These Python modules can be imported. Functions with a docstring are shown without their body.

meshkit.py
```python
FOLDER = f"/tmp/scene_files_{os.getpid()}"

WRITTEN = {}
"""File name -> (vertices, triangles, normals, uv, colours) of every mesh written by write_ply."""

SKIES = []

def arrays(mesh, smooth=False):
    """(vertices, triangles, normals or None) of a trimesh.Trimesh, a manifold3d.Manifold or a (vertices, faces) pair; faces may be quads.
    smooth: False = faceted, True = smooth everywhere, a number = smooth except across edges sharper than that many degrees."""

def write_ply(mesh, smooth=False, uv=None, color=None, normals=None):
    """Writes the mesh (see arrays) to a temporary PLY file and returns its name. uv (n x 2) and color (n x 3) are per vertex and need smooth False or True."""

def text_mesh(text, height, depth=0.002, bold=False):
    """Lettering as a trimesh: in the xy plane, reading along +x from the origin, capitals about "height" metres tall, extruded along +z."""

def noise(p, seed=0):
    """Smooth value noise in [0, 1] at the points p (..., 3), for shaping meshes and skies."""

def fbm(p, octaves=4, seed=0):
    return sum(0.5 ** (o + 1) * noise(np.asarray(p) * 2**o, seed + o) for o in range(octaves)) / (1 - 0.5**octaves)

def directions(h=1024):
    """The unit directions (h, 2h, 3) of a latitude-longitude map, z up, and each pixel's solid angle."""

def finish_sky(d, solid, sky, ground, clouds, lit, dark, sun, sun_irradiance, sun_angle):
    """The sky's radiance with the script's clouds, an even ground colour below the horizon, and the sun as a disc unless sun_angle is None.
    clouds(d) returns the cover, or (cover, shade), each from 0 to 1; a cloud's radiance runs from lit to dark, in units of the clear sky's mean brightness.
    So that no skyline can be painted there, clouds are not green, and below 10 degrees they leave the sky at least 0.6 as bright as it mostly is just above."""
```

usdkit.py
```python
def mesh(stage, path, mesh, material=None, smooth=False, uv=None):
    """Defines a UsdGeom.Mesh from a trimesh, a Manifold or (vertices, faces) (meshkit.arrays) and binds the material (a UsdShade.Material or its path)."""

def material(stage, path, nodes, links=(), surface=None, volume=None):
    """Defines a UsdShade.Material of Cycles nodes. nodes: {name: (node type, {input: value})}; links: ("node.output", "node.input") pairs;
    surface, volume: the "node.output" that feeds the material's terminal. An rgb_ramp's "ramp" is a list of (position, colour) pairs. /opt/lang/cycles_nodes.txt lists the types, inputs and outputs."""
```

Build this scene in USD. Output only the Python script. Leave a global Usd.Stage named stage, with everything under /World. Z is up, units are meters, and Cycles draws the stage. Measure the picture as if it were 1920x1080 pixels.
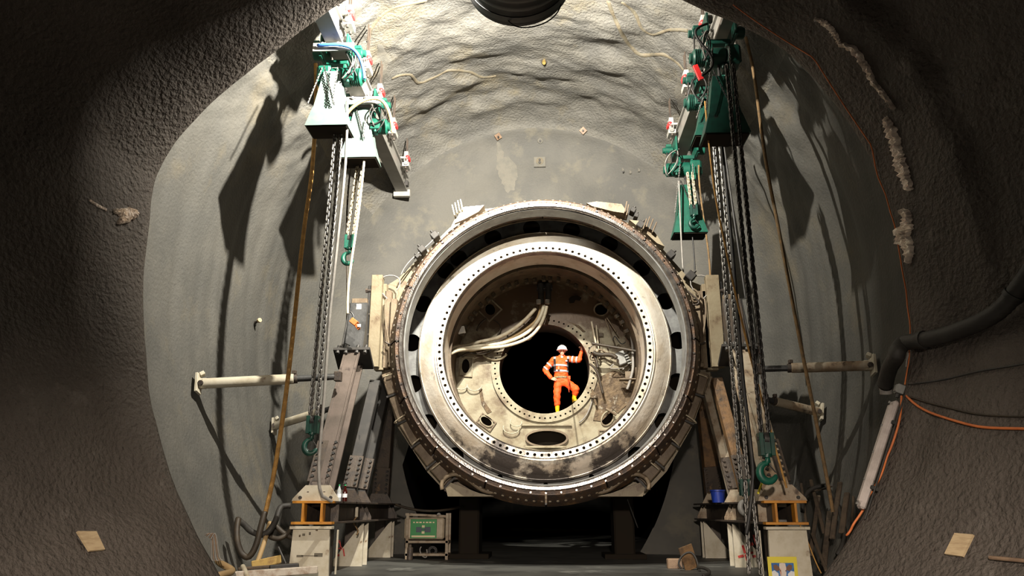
import math, random
import numpy as np, trimesh, manifold3d as m3
from shapely.geometry import Polygon, Point
import usdkit, meshkit
from pxr import Usd, UsdGeom, UsdLux, UsdShade, Gf, Sdf, Vt

stage = Usd.Stage.CreateInMemory()
UsdGeom.SetStageUpAxis(stage, 'Z'); UsdGeom.SetStageMetersPerUnit(stage, 1.0)
UsdGeom.Xform.Define(stage, '/World'); UsdGeom.Scope.Define(stage, '/World/Looks')
rng = random.Random(7); npr = np.random.default_rng(7)

# ------------------------------------------------------------------ camera
FPX, PITCH, YAW, EYE = 1440.0, math.radians(16.1), math.radians(2.44), np.array([0., 0., 1.15])
FWD = np.array([-math.sin(YAW)*math.cos(PITCH), math.cos(YAW)*math.cos(PITCH), math.sin(PITCH)])
RGT = np.array([math.cos(YAW), math.sin(YAW), 0.])
UPV = np.cross(RGT, FWD)
cam = UsdGeom.Camera.Define(stage, '/World/camera')
cam.CreateHorizontalApertureAttr(36.0); cam.CreateVerticalApertureAttr(20.25); cam.CreateFocalLengthAttr(27.0)
cam.CreateExposureAttr(0.0); cam.CreateClippingRangeAttr(Gf.Vec2f(0.05, 500))
M = Gf.Matrix4d(*RGT, 0, *UPV, 0, *(-FWD), 0, *EYE, 1)
cam.AddTransformOp().Set(M)

# ------------------------------------------------------------------ lights (lamps of the place)
def lamp(name, pos, target, radius, intensity, color, cone=None, soft=0.35):
    l = (UsdLux.SphereLight if cone else UsdLux.DiskLight).Define(stage, '/World/' + name)
    if cone:
        sh = UsdLux.ShapingAPI.Apply(l.GetPrim()); sh.CreateShapingConeAngleAttr(cone); sh.CreateShapingConeSoftnessAttr(soft)
    l.CreateRadiusAttr(radius); l.CreateIntensityAttr(intensity); l.CreateColorAttr(Gf.Vec3f(*color))
    d = np.array(target, float) - np.array(pos, float); d /= np.linalg.norm(d)
    r = np.cross(d, [0, 0, 1.]); r /= np.linalg.norm(r); u = np.cross(r, d)
    l.AddTransformOp().Set(Gf.Matrix4d(*r, 0, *u, 0, *(-d), 0, *pos, 1))
    return l
lamp('flood_light', (-0.6, 11.3, 10.4), (-0.6-3.7, 11.3+9.3, 10.4+1.0), 0.11, 40000.0, (1.0, 0.94, 0.82))
lamp('flood_light_001', (-1.4, 9.5, 9.4), (-1.4+1.2, 9.5+9.0, 9.4-4.2), 0.12, 7400.0, (1.0, 0.93, 0.80), 34)
lamp('tunnel_lamp', (0.2, -2.0, 3.4), (-0.1, 8.0, -3.8), 0.2, 7000.0, (1.0, 0.86, 0.72), 46, .9)
w = UsdLux.DomeLight.Define(stage, '/World/dome'); w.CreateIntensityAttr(0.0)

# ------------------------------------------------------------------ pixel <-> place (1920x1080)
def ray(u, v):
    d = FWD + RGT*(u-960)/FPX + UPV*(540-v)/FPX
    return d
def P(u, v, y):
    d = ray(u, v); return EYE + d*((y-EYE[1])/d[1])

# ------------------------------------------------------------------ materials
LOOKS = {}
def mat(name, c1, c2=None, scale=3.0, lo=0.45, hi=0.6, rough=0.6, metal=0.0, bump=0.0, bscale=40.0, detail=5.0,
        c3=None, s3=11.0, lo3=0.6, hi3=0.68, spec=0.5, stretch=(1, 1, 1), bdist=0.02, zm=None):
    n = {'tc': ('texture_coordinate', {}), 'mp': ('mapping', {'scale': stretch}), 'p': ('principled_bsdf', {'base_color': c1, 'roughness': rough, 'metallic': metal, 'specular_ior_level': spec})}
    L = [('tc.object', 'mp.vector')]
    last = None
    if c2 is not None:
        n['n'] = ('noise_texture', {'scale': scale, 'detail': detail, 'roughness': 0.6})
        n['r'] = ('rgb_ramp', {'ramp': [(0, c1), (lo, c1), (hi, c2), (1, c2)]})
        L += [('mp.vector', 'n.vector'), ('n.fac', 'r.fac')]; last = 'r.color'
    if c3 is not None:
        n['n3'] = ('noise_texture', {'scale': s3, 'detail': 6.0, 'roughness': 0.65})
        n['r3'] = ('map_range', {'from_min': lo3, 'from_max': hi3, 'clamp': True})
        n['m3'] = ('mix_color', {'a': c1, 'b': c3})
        L += [('mp.vector', 'n3.vector'), ('n3.fac', 'r3.value'), ('r3.result', 'm3.fac')]
        if zm:  # a stain that gathers towards one side of the piece
            n['sx'] = ('separate_xyz', {}); n['zr'] = ('map_range', {'from_min': zm[0], 'from_max': zm[1], 'to_min': 0.0, 'to_max': zm[2], 'clamp': True}); n['za'] = ('math', {'math_type': 'add'})
            L = [q for q in L if q != ('n3.fac', 'r3.value')]+[('tc.object', 'sx.vector'), ('sx.z', 'zr.value'), ('n3.fac', 'za.value1'), ('zr.result', 'za.value2'), ('za.value', 'r3.value')]
        if last: L.append((last, 'm3.a'))
        last = 'm3.result'
    if last: L.append((last, 'p.base_color'))
    if bump:
        n['nb'] = ('noise_texture', {'scale': bscale, 'detail': 3.0, 'roughness': 0.5})
        n['b'] = ('bump', {'strength': bump, 'distance': bdist})
        L += [('tc.object', 'nb.vector'), ('nb.fac', 'b.height'), ('b.normal', 'p.normal')]
    LOOKS[name] = usdkit.material(stage, '/World/Looks/' + name, n, L, surface='p.BSDF')
    return LOOKS[name]

mat('tunnel_shotcrete', (0.087, 0.0732, 0.0625), (0.0653, 0.0544, 0.0461), 0.7, .4, .65, rough=.8, bump=1.0, bscale=15, bdist=.06, c3=(0.119, 0.103, 0.0899), s3=2.2, lo3=.6, hi3=.75, spec=.35)
mat('cavern_shotcrete', (0.0899, 0.0859, 0.0753), (0.0682, 0.0666, 0.0601), .8, .38, .62, rough=.75, bump=.7, bscale=16, bdist=.025, c3=(0.109, 0.0971, 0.0736), s3=.55, lo3=.55, hi3=.7, spec=.35)
mat('cavern_rough', (0.119, 0.113, 0.0988), (0.0893, 0.0864, 0.0789), 1.1, .38, .62, rough=.75, bump=1.0, bscale=15, bdist=.04, c3=(0.133, 0.116, 0.0817), s3=.6, lo3=.54, hi3=.68, spec=.35)
mat('back_wall', (0.0918, 0.0869, 0.0754), (0.0705, 0.0681, 0.0615), .7, .4, .6, rough=.7, bump=.5, bscale=18, bdist=.02, c3=(0.115, 0.105, 0.082), s3=1.0, lo3=.54, hi3=.66, spec=.35)
mat('stain_ridge', (0.114, 0.0944, 0.0624), (0.0968, 0.0856, 0.0601), 4, rough=.75, bump=.8, bscale=16)
mat('pale_shotcrete', (0.118, 0.109, 0.0904), (0.0972, 0.0925, 0.0789), 3, rough=.8, bump=.8, bscale=18)
mat('broken_rock', (0.918, 0.807, 0.699), (0.546, 0.459, 0.393), 5, rough=.85, bump=.9, bscale=22)
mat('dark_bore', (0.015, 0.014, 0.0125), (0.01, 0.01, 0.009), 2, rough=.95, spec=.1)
mat('floor_concrete', (0.077, 0.077, 0.07), (0.049, 0.049, 0.0455), 1.2, rough=.55, bump=.4, bscale=12, c3=(0.154, 0.154, 0.14), s3=.5, lo3=.6, hi3=.64)
mat('black_rubber', (.016, .016, .016), (.03, .028, .025), 6, rough=.55)
mat('duct_skin', (0.006, 0.006, 0.0065), (0.01, 0.01, 0.01), 4, rough=.6)
mat('bright_steel', (.74, .69, .60), (.58, .50, .39), 1.6, .40, .62, rough=.36, metal=.3, bump=.35, bscale=12, c3=(.085, .075, .07), s3=1.5, lo3=.60, hi3=.70, zm=(-1.8, -2.6, .20))
mat('rim_steel', (.55, .52, .48), (.30, .27, .25), 5, .4, .6, rough=.25, metal=.95, bump=.3, bscale=30)
mat('dark_steel', (.055, .055, .055), (.03, .03, .03), 3, rough=.45, metal=.3, bump=.15, bscale=20)
mat('web_steel', (.17, .175, .17), (.11, .11, .11), 3, rough=.6, metal=.1, bump=.1, bscale=20)
mat('rusty_flange', (.105, .06, .034), (.055, .038, .03), 5, .4, .6, rough=.5, metal=.25, bump=.5, bscale=26, c3=(.24, .13, .055), s3=2.2, lo3=.56, hi3=.7)
mat('khaki_paint', (0.198, 0.165, 0.105), (0.156, 0.12, 0.072), 2.5, .4, .62, rough=.55, bump=.2, bscale=18, c3=(0.066, 0.036, 0.0168), s3=3.0, lo3=.55, hi3=.7)
mat('khaki_dirty', (0.173, 0.131, 0.0829), (0.102, 0.0701, 0.0415), 2.5, .4, .62, rough=.6, bump=.25, bscale=22, c3=(0.0446, 0.0319, 0.0224), s3=5, lo3=.58, hi3=.7)
mat('cream_paint', (0.465, 0.427, 0.338), (0.39, 0.345, 0.255), 3, .45, .62, rough=.5, bump=.1, bscale=20, c3=(0.15, 0.09, 0.045), s3=5, lo3=.62, hi3=.74)
mat('cream_old', (0.319, 0.268, 0.197), (0.217, 0.153, 0.0952), 3, .42, .6, rough=.6, bump=.2, bscale=25, c3=(0.0638, 0.0446, 0.0319), s3=6, lo3=.57, hi3=.68)
mat('bulkhead_paint', (0.264, 0.238, 0.162), (0.196, 0.162, 0.0978), 1.5, .42, .6, rough=.55, bump=.3, bscale=12, c3=(0.0723, 0.0391, 0.0153), s3=1.6, lo3=.50, hi3=.68, zm=(.3, 1.3, .22))
mat('bulkhead_rust', (0.055, 0.0341, 0.0165), (0.105, 0.077, 0.044), 2.0, .42, .66, rough=.6, bump=.3, bscale=16, c3=(0.0193, 0.0138, 0.00825), s3=4.5, lo3=.54, hi3=.66)
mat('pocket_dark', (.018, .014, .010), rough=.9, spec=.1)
mat('rust_scale', (0.14, 0.098, 0.056), (0.063, 0.042, 0.0245), 5, .4, .6, rough=.85, bump=1.0, bscale=16, bdist=.04, c3=(0.28, 0.252, 0.196), s3=4, lo3=.58, hi3=.66)
mat('mauve_steel', (0.102, 0.0789, 0.0663), (0.0714, 0.0561, 0.0459), 2, .4, .6, rough=.45, bump=.1, bscale=20, c3=(0.0357, 0.0255, 0.0229), s3=2.6, lo3=.6, hi3=.66)
mat('brown_steel', (0.06, 0.044, 0.032), (0.036, 0.028, 0.024), 4, rough=.55, bump=.25, bscale=25, c3=(0.128, 0.08, 0.04), s3=5, lo3=.62, hi3=.7)
mat('black_steel', (0.018, 0.0168, 0.0156), (0.03, 0.027, 0.024), 4, rough=.6, metal=.1)
mat('rust_orange', (0.163, 0.0888, 0.036), (0.0816, 0.048, 0.024), 4, .42, .6, rough=.6, bump=.3, bscale=25, c3=(0.0288, 0.0216, 0.0168), s3=5, lo3=.58, hi3=.68)
mat('orange_paint', (0.468, 0.198, 0.018), (0.372, 0.15, 0.018), 4, rough=.5)
mat('white_paint', (0.351, 0.342, 0.315), (0.297, 0.283, 0.252), 4, rough=.45, c3=(0.158, 0.126, 0.09), s3=7, lo3=.64, hi3=.72)
mat('rail_paint', (0.218, 0.21, 0.189), (0.185, 0.176, 0.16), 2, rough=.5, c3=(0.118, 0.105, 0.092), s3=2, lo3=.6, hi3=.7)
mat('green_paint', (.005, .082, .052), (.004, .06, .04), 5, rough=.45, c3=(.09, .08, .06), s3=8, lo3=.66, hi3=.74)
mat('green_dark', (0.00525, 0.0465, 0.0315), (0.0045, 0.03, 0.0225), 5, rough=.45, c3=(0.0225, 0.0225, 0.0188), s3=7, lo3=.62, hi3=.7)
mat('mint_faded', (0.106, 0.164, 0.144), (0.135, 0.164, 0.147), 3, rough=.55, c3=(0.0588, 0.106, 0.0826), s3=3, lo3=.58, hi3=.7)
mat('red_plastic', (.72, .03, .03), rough=.45)
mat('chain_dark', (0.088, 0.0853, 0.0825), (0.055, 0.0523, 0.0495), 9, rough=.4, metal=.7)
mat('chain_light', (0.226, 0.22, 0.211), (0.162, 0.152, 0.134), 9, rough=.4, metal=.6)
mat('chain_tan', (0.413, 0.367, 0.27), (0.3, 0.247, 0.165), 9, rough=.45, metal=.3)
mat('rope_orange', (0.39, 0.21, 0.0525), (0.27, 0.143, 0.0375), 8, rough=.8, bump=.5, bscale=60)
mat('rope_brown', (.20, .12, .05), (.13, .085, .04), 8, rough=.8, bump=.5, bscale=60)
mat('cable_grey', (0.24, 0.225, 0.203), (0.18, 0.165, 0.15), 5, rough=.6)
mat('cable_cream', (0.435, 0.39, 0.292), (0.345, 0.285, 0.195), 4, rough=.55, c3=(0.188, 0.135, 0.075), s3=7, lo3=.62, hi3=.7)
mat('cable_orange', (0.54, 0.15, 0.0375), (0.465, 0.12, 0.03), 5, rough=.55)
mat('cable_blue', (.05, .17, .62), rough=.5)
mat('cable_tan', (0.336, 0.228, 0.108), rough=.55)
mat('hose_dark', (0.021, 0.0186, 0.0162), (0.03, 0.027, 0.0228), 5, rough=.65, bump=.3, bscale=20)
mat('hose_brown', (0.0252, 0.018, 0.0108), (0.0396, 0.027, 0.0144), 5, rough=.6)
mat('wood', (.46, .35, .21), (.36, .26, .15), 4, rough=.7, stretch=(1, 1, 6), c3=(.2, .13, .08), s3=5, lo3=.62, hi3=.72)
mat('old_timber', (0.084, 0.06, 0.039), (0.054, 0.039, 0.027), 5, rough=.85, bump=.6, bscale=22)
mat('white_plank', (0.448, 0.4, 0.336), (0.288, 0.216, 0.16), 5, rough=.75, bump=.3, bscale=20)
mat('yellow_plank', (0.434, 0.294, 0.084), (0.245, 0.14, 0.049), 5, rough=.7, c3=(0.07, 0.049, 0.035), s3=9, lo3=.58, hi3=.64)
mat('plate_rust', (0.231, 0.154, 0.098), (0.168, 0.108, 0.07), 6, rough=.6, bump=.2)
mat('brass', (.85, .62, .22), rough=.3, metal=.9)
mat('lamp_housing', (0.442, 0.391, 0.365), (0.357, 0.315, 0.289), 4, rough=.45, c3=(0.128, 0.102, 0.085), s3=9, lo3=.64, hi3=.7)
mat('grey_box', (0.228, 0.228, 0.216), (0.18, 0.18, 0.168), 6, rough=.5)
mat('white_box', (.80, .80, .78), rough=.5)
mat('welder_beige', (.40, .33, .24), (.33, .27, .19), 5, rough=.55)
mat('panel_green', (0.014, 0.21, 0.049), rough=.5)
mat('panel_cream', (.62, .52, .32), rough=.5)
mat('panel_dark', (.03, .05, .07), rough=.5)
mat('poster_yellow', (.62, .52, .05), rough=.4)
mat('poster_blue', (.05, .17, .48), (.10, .25, .55), 6, rough=.4)
mat('poster_white', (.68, .66, .64), (.5, .55, .62), 8, rough=.4)
mat('cow_cream', (.60, .52, .46), rough=.4)
mat('cow_brown', (.16, .08, .05), rough=.4)
mat('cow_pink', (.48, .28, .22), rough=.4)
mat('graffiti_red', (0.385, 0.035, 0.028), rough=.6)
mat('graffiti_dark', (.10, .085, .06), rough=.6)
mat('blue_plastic', (0.00495, 0.0198, 0.165), rough=.45)
mat('bottle_clear', (0.413, 0.44, 0.451), rough=.15)
mat('cola', (0.04, 0.0048, 0.0032), rough=.15)
mat('bottle_label', (.80, .82, .86), rough=.5)
mat('bottle_cap', (.03, .35, .12), rough=.4)
mat('hivis_orange', (.95, .085, .006), (.85, .07, .005), 9, rough=.7, bump=.25, bscale=22)
mat('silver_tape', (.36, .37, .39), rough=.4)
mat('boot_yellow', (.72, .42, .01), rough=.4)
mat('boot_sole', (.35, .24, .04), rough=.6)
mat('helmet_white', (.90, .90, .88), rough=.3)
mat('strap_black', (.02, .02, .022), rough=.6)
mat('skin', (.56, .30, .20), rough=.5)
mat('hair_dark', (.04, .025, .018), rough=.6)
mat('eye_dark', (.02, .015, .012), rough=.2)
mat('lip', (.40, .16, .12), rough=.5)
mat('belt_webbing', (.25, .18, .06), (.06, .05, .04), 30, rough=.6)
mat('shirt_white', (.8, .8, .8), rough=.7)
mat('yellow_tape', (.70, .60, .03), rough=.5)

# ------------------------------------------------------------------ mesh and prim helpers
def T(v, f): return trimesh.Trimesh(np.asarray(v, float), np.asarray(f, int), process=False)
def frame_of(d, up=(0, 0, 1.)):
    d = np.asarray(d, float); d = d/np.linalg.norm(d)
    up = np.asarray(up, float)
    if abs(np.dot(up, d)) > .98: up = np.array([0, 1., 0]) if abs(d[1]) < .9 else np.array([1., 0, 0])
    a = np.cross(up, d); a /= np.linalg.norm(a)
    return a, np.cross(d, a), d
def smooth_path(pts, n):
    p = np.asarray(pts, float)
    if len(p) < 3: return np.linspace(p[0], p[-1], n) if n else p
    from scipy.interpolate import CubicSpline, PchipInterpolator
    t = np.r_[0, np.cumsum(np.linalg.norm(np.diff(p, axis=0), axis=1))]
    return CubicSpline(t, p)(np.linspace(0, t[-1], n)) if len(p) < 6 else PchipInterpolator(t, p)(np.linspace(0, t[-1], n))
class MB:
    def __init__(s): s.m = []
    def add(s, m):
        if hasattr(m, 'to_mesh'):
            q = m.to_mesh(); m = T(q.vert_properties[:, :3], q.tri_verts)
        s.m.append(m); return s
    def box(s, c, size, axes=None, ch=None):
        h = np.asarray(size, float)/2
        c = np.asarray(c, float)
        k = min(h)*.18 if ch is None else ch
        pts = []
        for sx in (-1, 1):
            for sy in (-1, 1):
                for sz in (-1, 1):
                    if k <= 0: pts.append((sx*h[0], sy*h[1], sz*h[2])); continue
                    pts += [(sx*(h[0]-k), sy*(h[1]-k), sz*h[2]), (sx*(h[0]-k), sy*h[1], sz*(h[2]-k)), (sx*h[0], sy*(h[1]-k), sz*(h[2]-k))]
        m = m3.Manifold.hull_points(np.array(pts))
        q = m.to_mesh(); v = np.array(q.vert_properties[:, :3], float)
        if axes is not None: v = v @ np.array(axes, float)
        s.m.append(T(v + c, q.tri_verts)); return s
    def bar(s, p0, p1, w, h, up=(0, 0, 1.), ch=None):
        p0, p1 = np.asarray(p0, float), np.asarray(p1, float)
        a, b, d = frame_of(p1-p0, up)
        return s.box((p0+p1)/2, (w, h, np.linalg.norm(p1-p0)), axes=(a, b, d), ch=ch)
    def cyl(s, p0, p1, r, n=14, r1=None, ch=0.0):
        p0, p1 = np.asarray(p0, float), np.asarray(p1, float)
        r1 = r if r1 is None else r1
        a, b, d = frame_of(p1-p0); L = np.linalg.norm(p1-p0)
        prof = [(0, r), (L, r1)] if ch <= 0 else [(0, r-ch), (ch, r), (L-ch, r1), (L, r1-ch)]
        ang = np.arange(n)*2*np.pi/n
        ring = np.cos(ang)[:, None]*a + np.sin(ang)[:, None]*b
        v = np.vstack([p0 + d*h + ring*q for h, q in prof] + [[p0], [p1]])
        f = []
        for k in range(len(prof)-1):
            for i in range(n):
                j = (i+1) % n; A, B, C, D = k*n+i, k*n+j, (k+1)*n+j, (k+1)*n+i
                f += [(A, B, C), (A, C, D)]
        e0, e1, o = len(prof)*n, len(prof)*n+1, (len(prof)-1)*n
        for i in range(n):
            j = (i+1) % n; f += [(e0, j, i), (e1, o+i, o+j)]
        s.m.append(T(v, f)); return s
    def tube(s, pts, r, n=8, samples=None, closed=False):
        p = np.asarray(pts, float)
        if samples: p = smooth_path(p, samples)
        m = len(p); r = np.broadcast_to(np.asarray(r, float), (m,))
        if closed: t = np.roll(p, -1, 0)-np.roll(p, 1, 0)
        else: t = np.gradient(p, axis=0)
        t /= np.linalg.norm(t, axis=1, keepdims=True)+1e-12
        a = np.zeros_like(p); a[0] = frame_of(t[0])[0]
        for i in range(1, m):
            q = a[i-1]-t[i]*np.dot(a[i-1], t[i]); a[i] = q/(np.linalg.norm(q)+1e-12)
        b = np.cross(t, a); ang = np.arange(n)*2*np.pi/n
        v = (p[:, None]+r[:, None, None]*(np.cos(ang)[None, :, None]*a[:, None]+np.sin(ang)[None, :, None]*b[:, None])).reshape(-1, 3)
        f = []
        for i in range(m if closed else m-1):
            k = (i+1) % m
            for j in range(n):
                l = (j+1) % n; f += [(i*n+j, i*n+l, k*n+l), (i*n+j, k*n+l, k*n+j)]
        if not closed:
            v = np.vstack([v, p[:1], p[-1:]])
            for j in range(n):
                l = (j+1) % n; f += [(m*n, l, j), (m*n+1, (m-1)*n+j, (m-1)*n+l)]
        s.m.append(T(v, f)); return s
    def lathe(s, prof, c, n=128, a0=0.0, a1=2*np.pi):
        """closed profile [(r, y)] turned about the y axis through c=(x, z)"""
        prof = np.asarray(prof, float); k = len(prof); full = a1-a0 > 6.28
        ang = np.linspace(a0, a1, n+1)[:n if full else n+1]; q = len(ang)
        v = np.stack([c[0]+np.cos(ang)[:, None]*prof[:, 0], np.broadcast_to(prof[:, 1], (q, k)), c[1]+np.sin(ang)[:, None]*prof[:, 0]], -1).reshape(-1, 3)
        f = []
        for i in range(q if full else q-1):
            i2 = (i+1) % q
            for j in range(k):
                j2 = (j+1) % k
                A, B, C, D = i*k+j, i*k+j2, i2*k+j2, i2*k+j
                f += [(A, C, B), (A, D, C)]
        if not full:
            for j in range(1, k-1): f += [(0, j, j+1), ((q-1)*k, (q-1)*k+j+1, (q-1)*k+j)]
        m = T(v, f)
        if m.volume < 0: m.invert()
        s.m.append(m); return s
    def prism(s, poly, y0, y1):
        """polygon in (x, z) pushed from y0 to y1"""
        if not isinstance(poly, Polygon): poly = Polygon(poly)
        poly = poly.buffer(0)
        for g in getattr(poly, 'geoms', [poly]):
            m = trimesh.creation.extrude_polygon(g, abs(y1-y0), engine='earcut')
            v = np.array(m.vertices); v2 = np.stack([v[:, 0], max(y0, y1)-v[:, 2], v[:, 1]], -1)
            q = T(v2, m.faces)
            if q.volume < 0: q.invert()
            s.m.append(q)
        return s
    def plate(s, poly, o, ax, ay, th):
        """polygon in the plane (ax, ay) at o, pushed th along the normal"""
        if not isinstance(poly, Polygon): poly = Polygon(poly)
        ax, ay = np.asarray(ax, float), np.asarray(ay, float)
        ax = ax/np.linalg.norm(ax); ay = ay-ax*np.dot(ax, ay); ay /= np.linalg.norm(ay); nz = np.cross(ax, ay)
        m = trimesh.creation.extrude_polygon(poly.buffer(0), th, engine='earcut'); v = np.array(m.vertices)
        s.m.append(T(np.asarray(o, float)+v[:, :1]*ax+v[:, 1:2]*ay+v[:, 2:]*nz, m.faces)); return s
    def ball(s, c, r, sub=2, scale=(1, 1, 1)):
        m = trimesh.creation.icosphere(sub, 1.0)
        s.m.append(T(np.array(m.vertices)*np.asarray(scale)*r+np.asarray(c, float), m.faces)); return s
    def mesh(s): return trimesh.util.concatenate(s.m) if len(s.m) > 1 else s.m[0]

COUNT, LOC, THINGS = {}, {}, []
def numbered(parent, name):
    k = COUNT.get((parent, name), 0); COUNT[(parent, name)] = k+1
    return f'{parent}/{name}' if k == 0 else f'{parent}/{name}_{k:03d}'
def tag(prim, label=None, cat=None, group=None, kind=None):
    for k, v in (('label', label), ('category', cat), ('group', group), ('kind', kind)):
        if v: prim.SetCustomDataByKey(k, v)
def thing(name, label, cat, loc, group=None):
    path = numbered('/World', name)
    x = UsdGeom.Xform.Define(stage, path); x.AddTranslateOp().Set(Gf.Vec3d(*map(float, loc)))
    LOC[path] = np.asarray(loc, float); tag(x.GetPrim(), label, cat, group)
    return path
def obj(name, mb, look, parent=None, smooth=35, label=None, kind=None, cat=None, group=None):
    m = mb.mesh() if isinstance(mb, MB) else (MB().add(mb).mesh() if hasattr(mb, 'to_mesh') else mb)
    par = parent or '/World'
    path = numbered(par, name)
    off = LOC.get(par)
    if off is None: off = np.zeros(3)
    v = np.array(m.vertices); c = v.min(0)*.5+v.max(0)*.5
    base = np.array([c[0], c[1], v[:, 2].min()]) if parent is None else c
    g = usdkit.mesh(stage, path, T(v-base, m.faces), LOOKS[look], smooth=smooth)
    g.AddTranslateOp().Set(Gf.Vec3d(*map(float, base-off)))
    LOC[path] = base
    tag(g.GetPrim(), label, cat, group, kind)
    return path
# ------------------------------------------------------------------ the cavern and the tunnel in front of it
def closed_spline(pts, n):
    from scipy.interpolate import CubicSpline
    p = np.asarray(pts, float); p = np.vstack([p, p[:1]])
    t = np.r_[0, np.cumsum(np.linalg.norm(np.diff(p, axis=0), axis=1))]
    return CubicSpline(t, p, bc_type='periodic')(np.linspace(0, t[-1], n+1)[:-1])
LIPY = 11.0
lip_px = [(1702, 650), (1694, 560), (1665, 400), (1614, 280), (1550, 185), (1470, 104), (1400, 60), (1262, 0), (1120, -82), (960, -118), (800, -82), (662, 0), (560, 70), (480, 130), (390, 208), (310, 310),
          (283, 430), (274, 540), (279, 660), (296, 780), (335, 905), (410, 1062), (500, 1200), (980, 1330), (1450, 1200), (1546, 1062), (1612, 965), (1670, 790)]
lip3 = np.array([P(u, v, LIPY) for u, v in lip_px])
NT = 420
lip = closed_spline(lip3[:, [0, 2]], NT)
lip = lip + .035*(meshkit.fbm(np.c_[lip*1.3, np.zeros(NT)], 3, 5)[:, None]-.5)*2*(lip-np.array([-.3, 4.7]))/np.linalg.norm(lip-np.array([-.3, 4.7]), axis=1, keepdims=True)
LC = np.array([-.3, 4.6])
def grid_mesh(rows):
    """rows: (k, n, 3) of closed rings"""
    k, n = rows.shape[:2]; v = rows.reshape(-1, 3)
    i, j = np.meshgrid(np.arange(k-1), np.arange(n), indexing='ij'); j2 = (j+1) % n
    q = np.stack([i*n+j, i*n+j2, (i+1)*n+j2, (i+1)*n+j], -1).reshape(-1, 4)
    return v, q
def vnormals(v, q):
    f = np.vstack([q[:, [0, 1, 2]], q[:, [0, 2, 3]]]); n = np.zeros_like(v)
    fn = np.cross(v[f[:, 1]]-v[f[:, 0]], v[f[:, 2]]-v[f[:, 0]])
    for c in range(3): np.add.at(n, f[:, c], fn)
    return n/(np.linalg.norm(n, axis=1, keepdims=True)+1e-12)
def shell(path, v, q, n, look):
    used, inv = np.unique(q.ravel(), return_inverse=True); q2 = inv.reshape(-1, 4)
    f = np.vstack([q2[:, [0, 1, 2]], q2[:, [0, 2, 3]]])
    g = usdkit.mesh(stage, numbered('/World', path), T(v[used], f), LOOKS[look])
    g.CreateNormalsAttr(Vt.Vec3fArray.FromNumpy(n[used].astype(np.float32))); g.SetNormalsInterpolation('vertex')
    tag(g.GetPrim(), kind='structure'); WALLS.append((v[used], f)); return g
WALLS = []
# --- tunnel lining in the foreground: from behind the camera up to the portal lip
ys = np.r_[np.linspace(-9, 4, 14), np.arange(4.3, 10.6, .1), 10.65, 10.75, 10.85, 10.93, 10.98, 11.0, 11.04, 11.1]
rows = []
for y in ys:
    d = lip-LC
    s = 1.0+.062*min(max(0, 10.6-y), 5.5)
    if y > 10.75: s += .10*max(0, (y-10.9)/.2)**2+.0
    if y < 10.75: s += .004
    r = LC+d*s
    rows.append(np.c_[r[:, 0], np.full(NT, y), r[:, 1]])
rows = np.array(rows)
und = meshkit.fbm(rows*np.array([.55, .75, .55]), 3, 11)-.5
und2 = meshkit.fbm(rows*np.array([2.2, 2.6, 2.2]), 2, 17)-.5
dirs = rows[:, :, [0, 2]]-LC; dirs /= np.linalg.norm(dirs, axis=2, keepdims=True)
fade = np.clip((10.95-ys)/.8, .12, 1)[:, None]
amp = (.34*und+.06*und2)*fade
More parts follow.
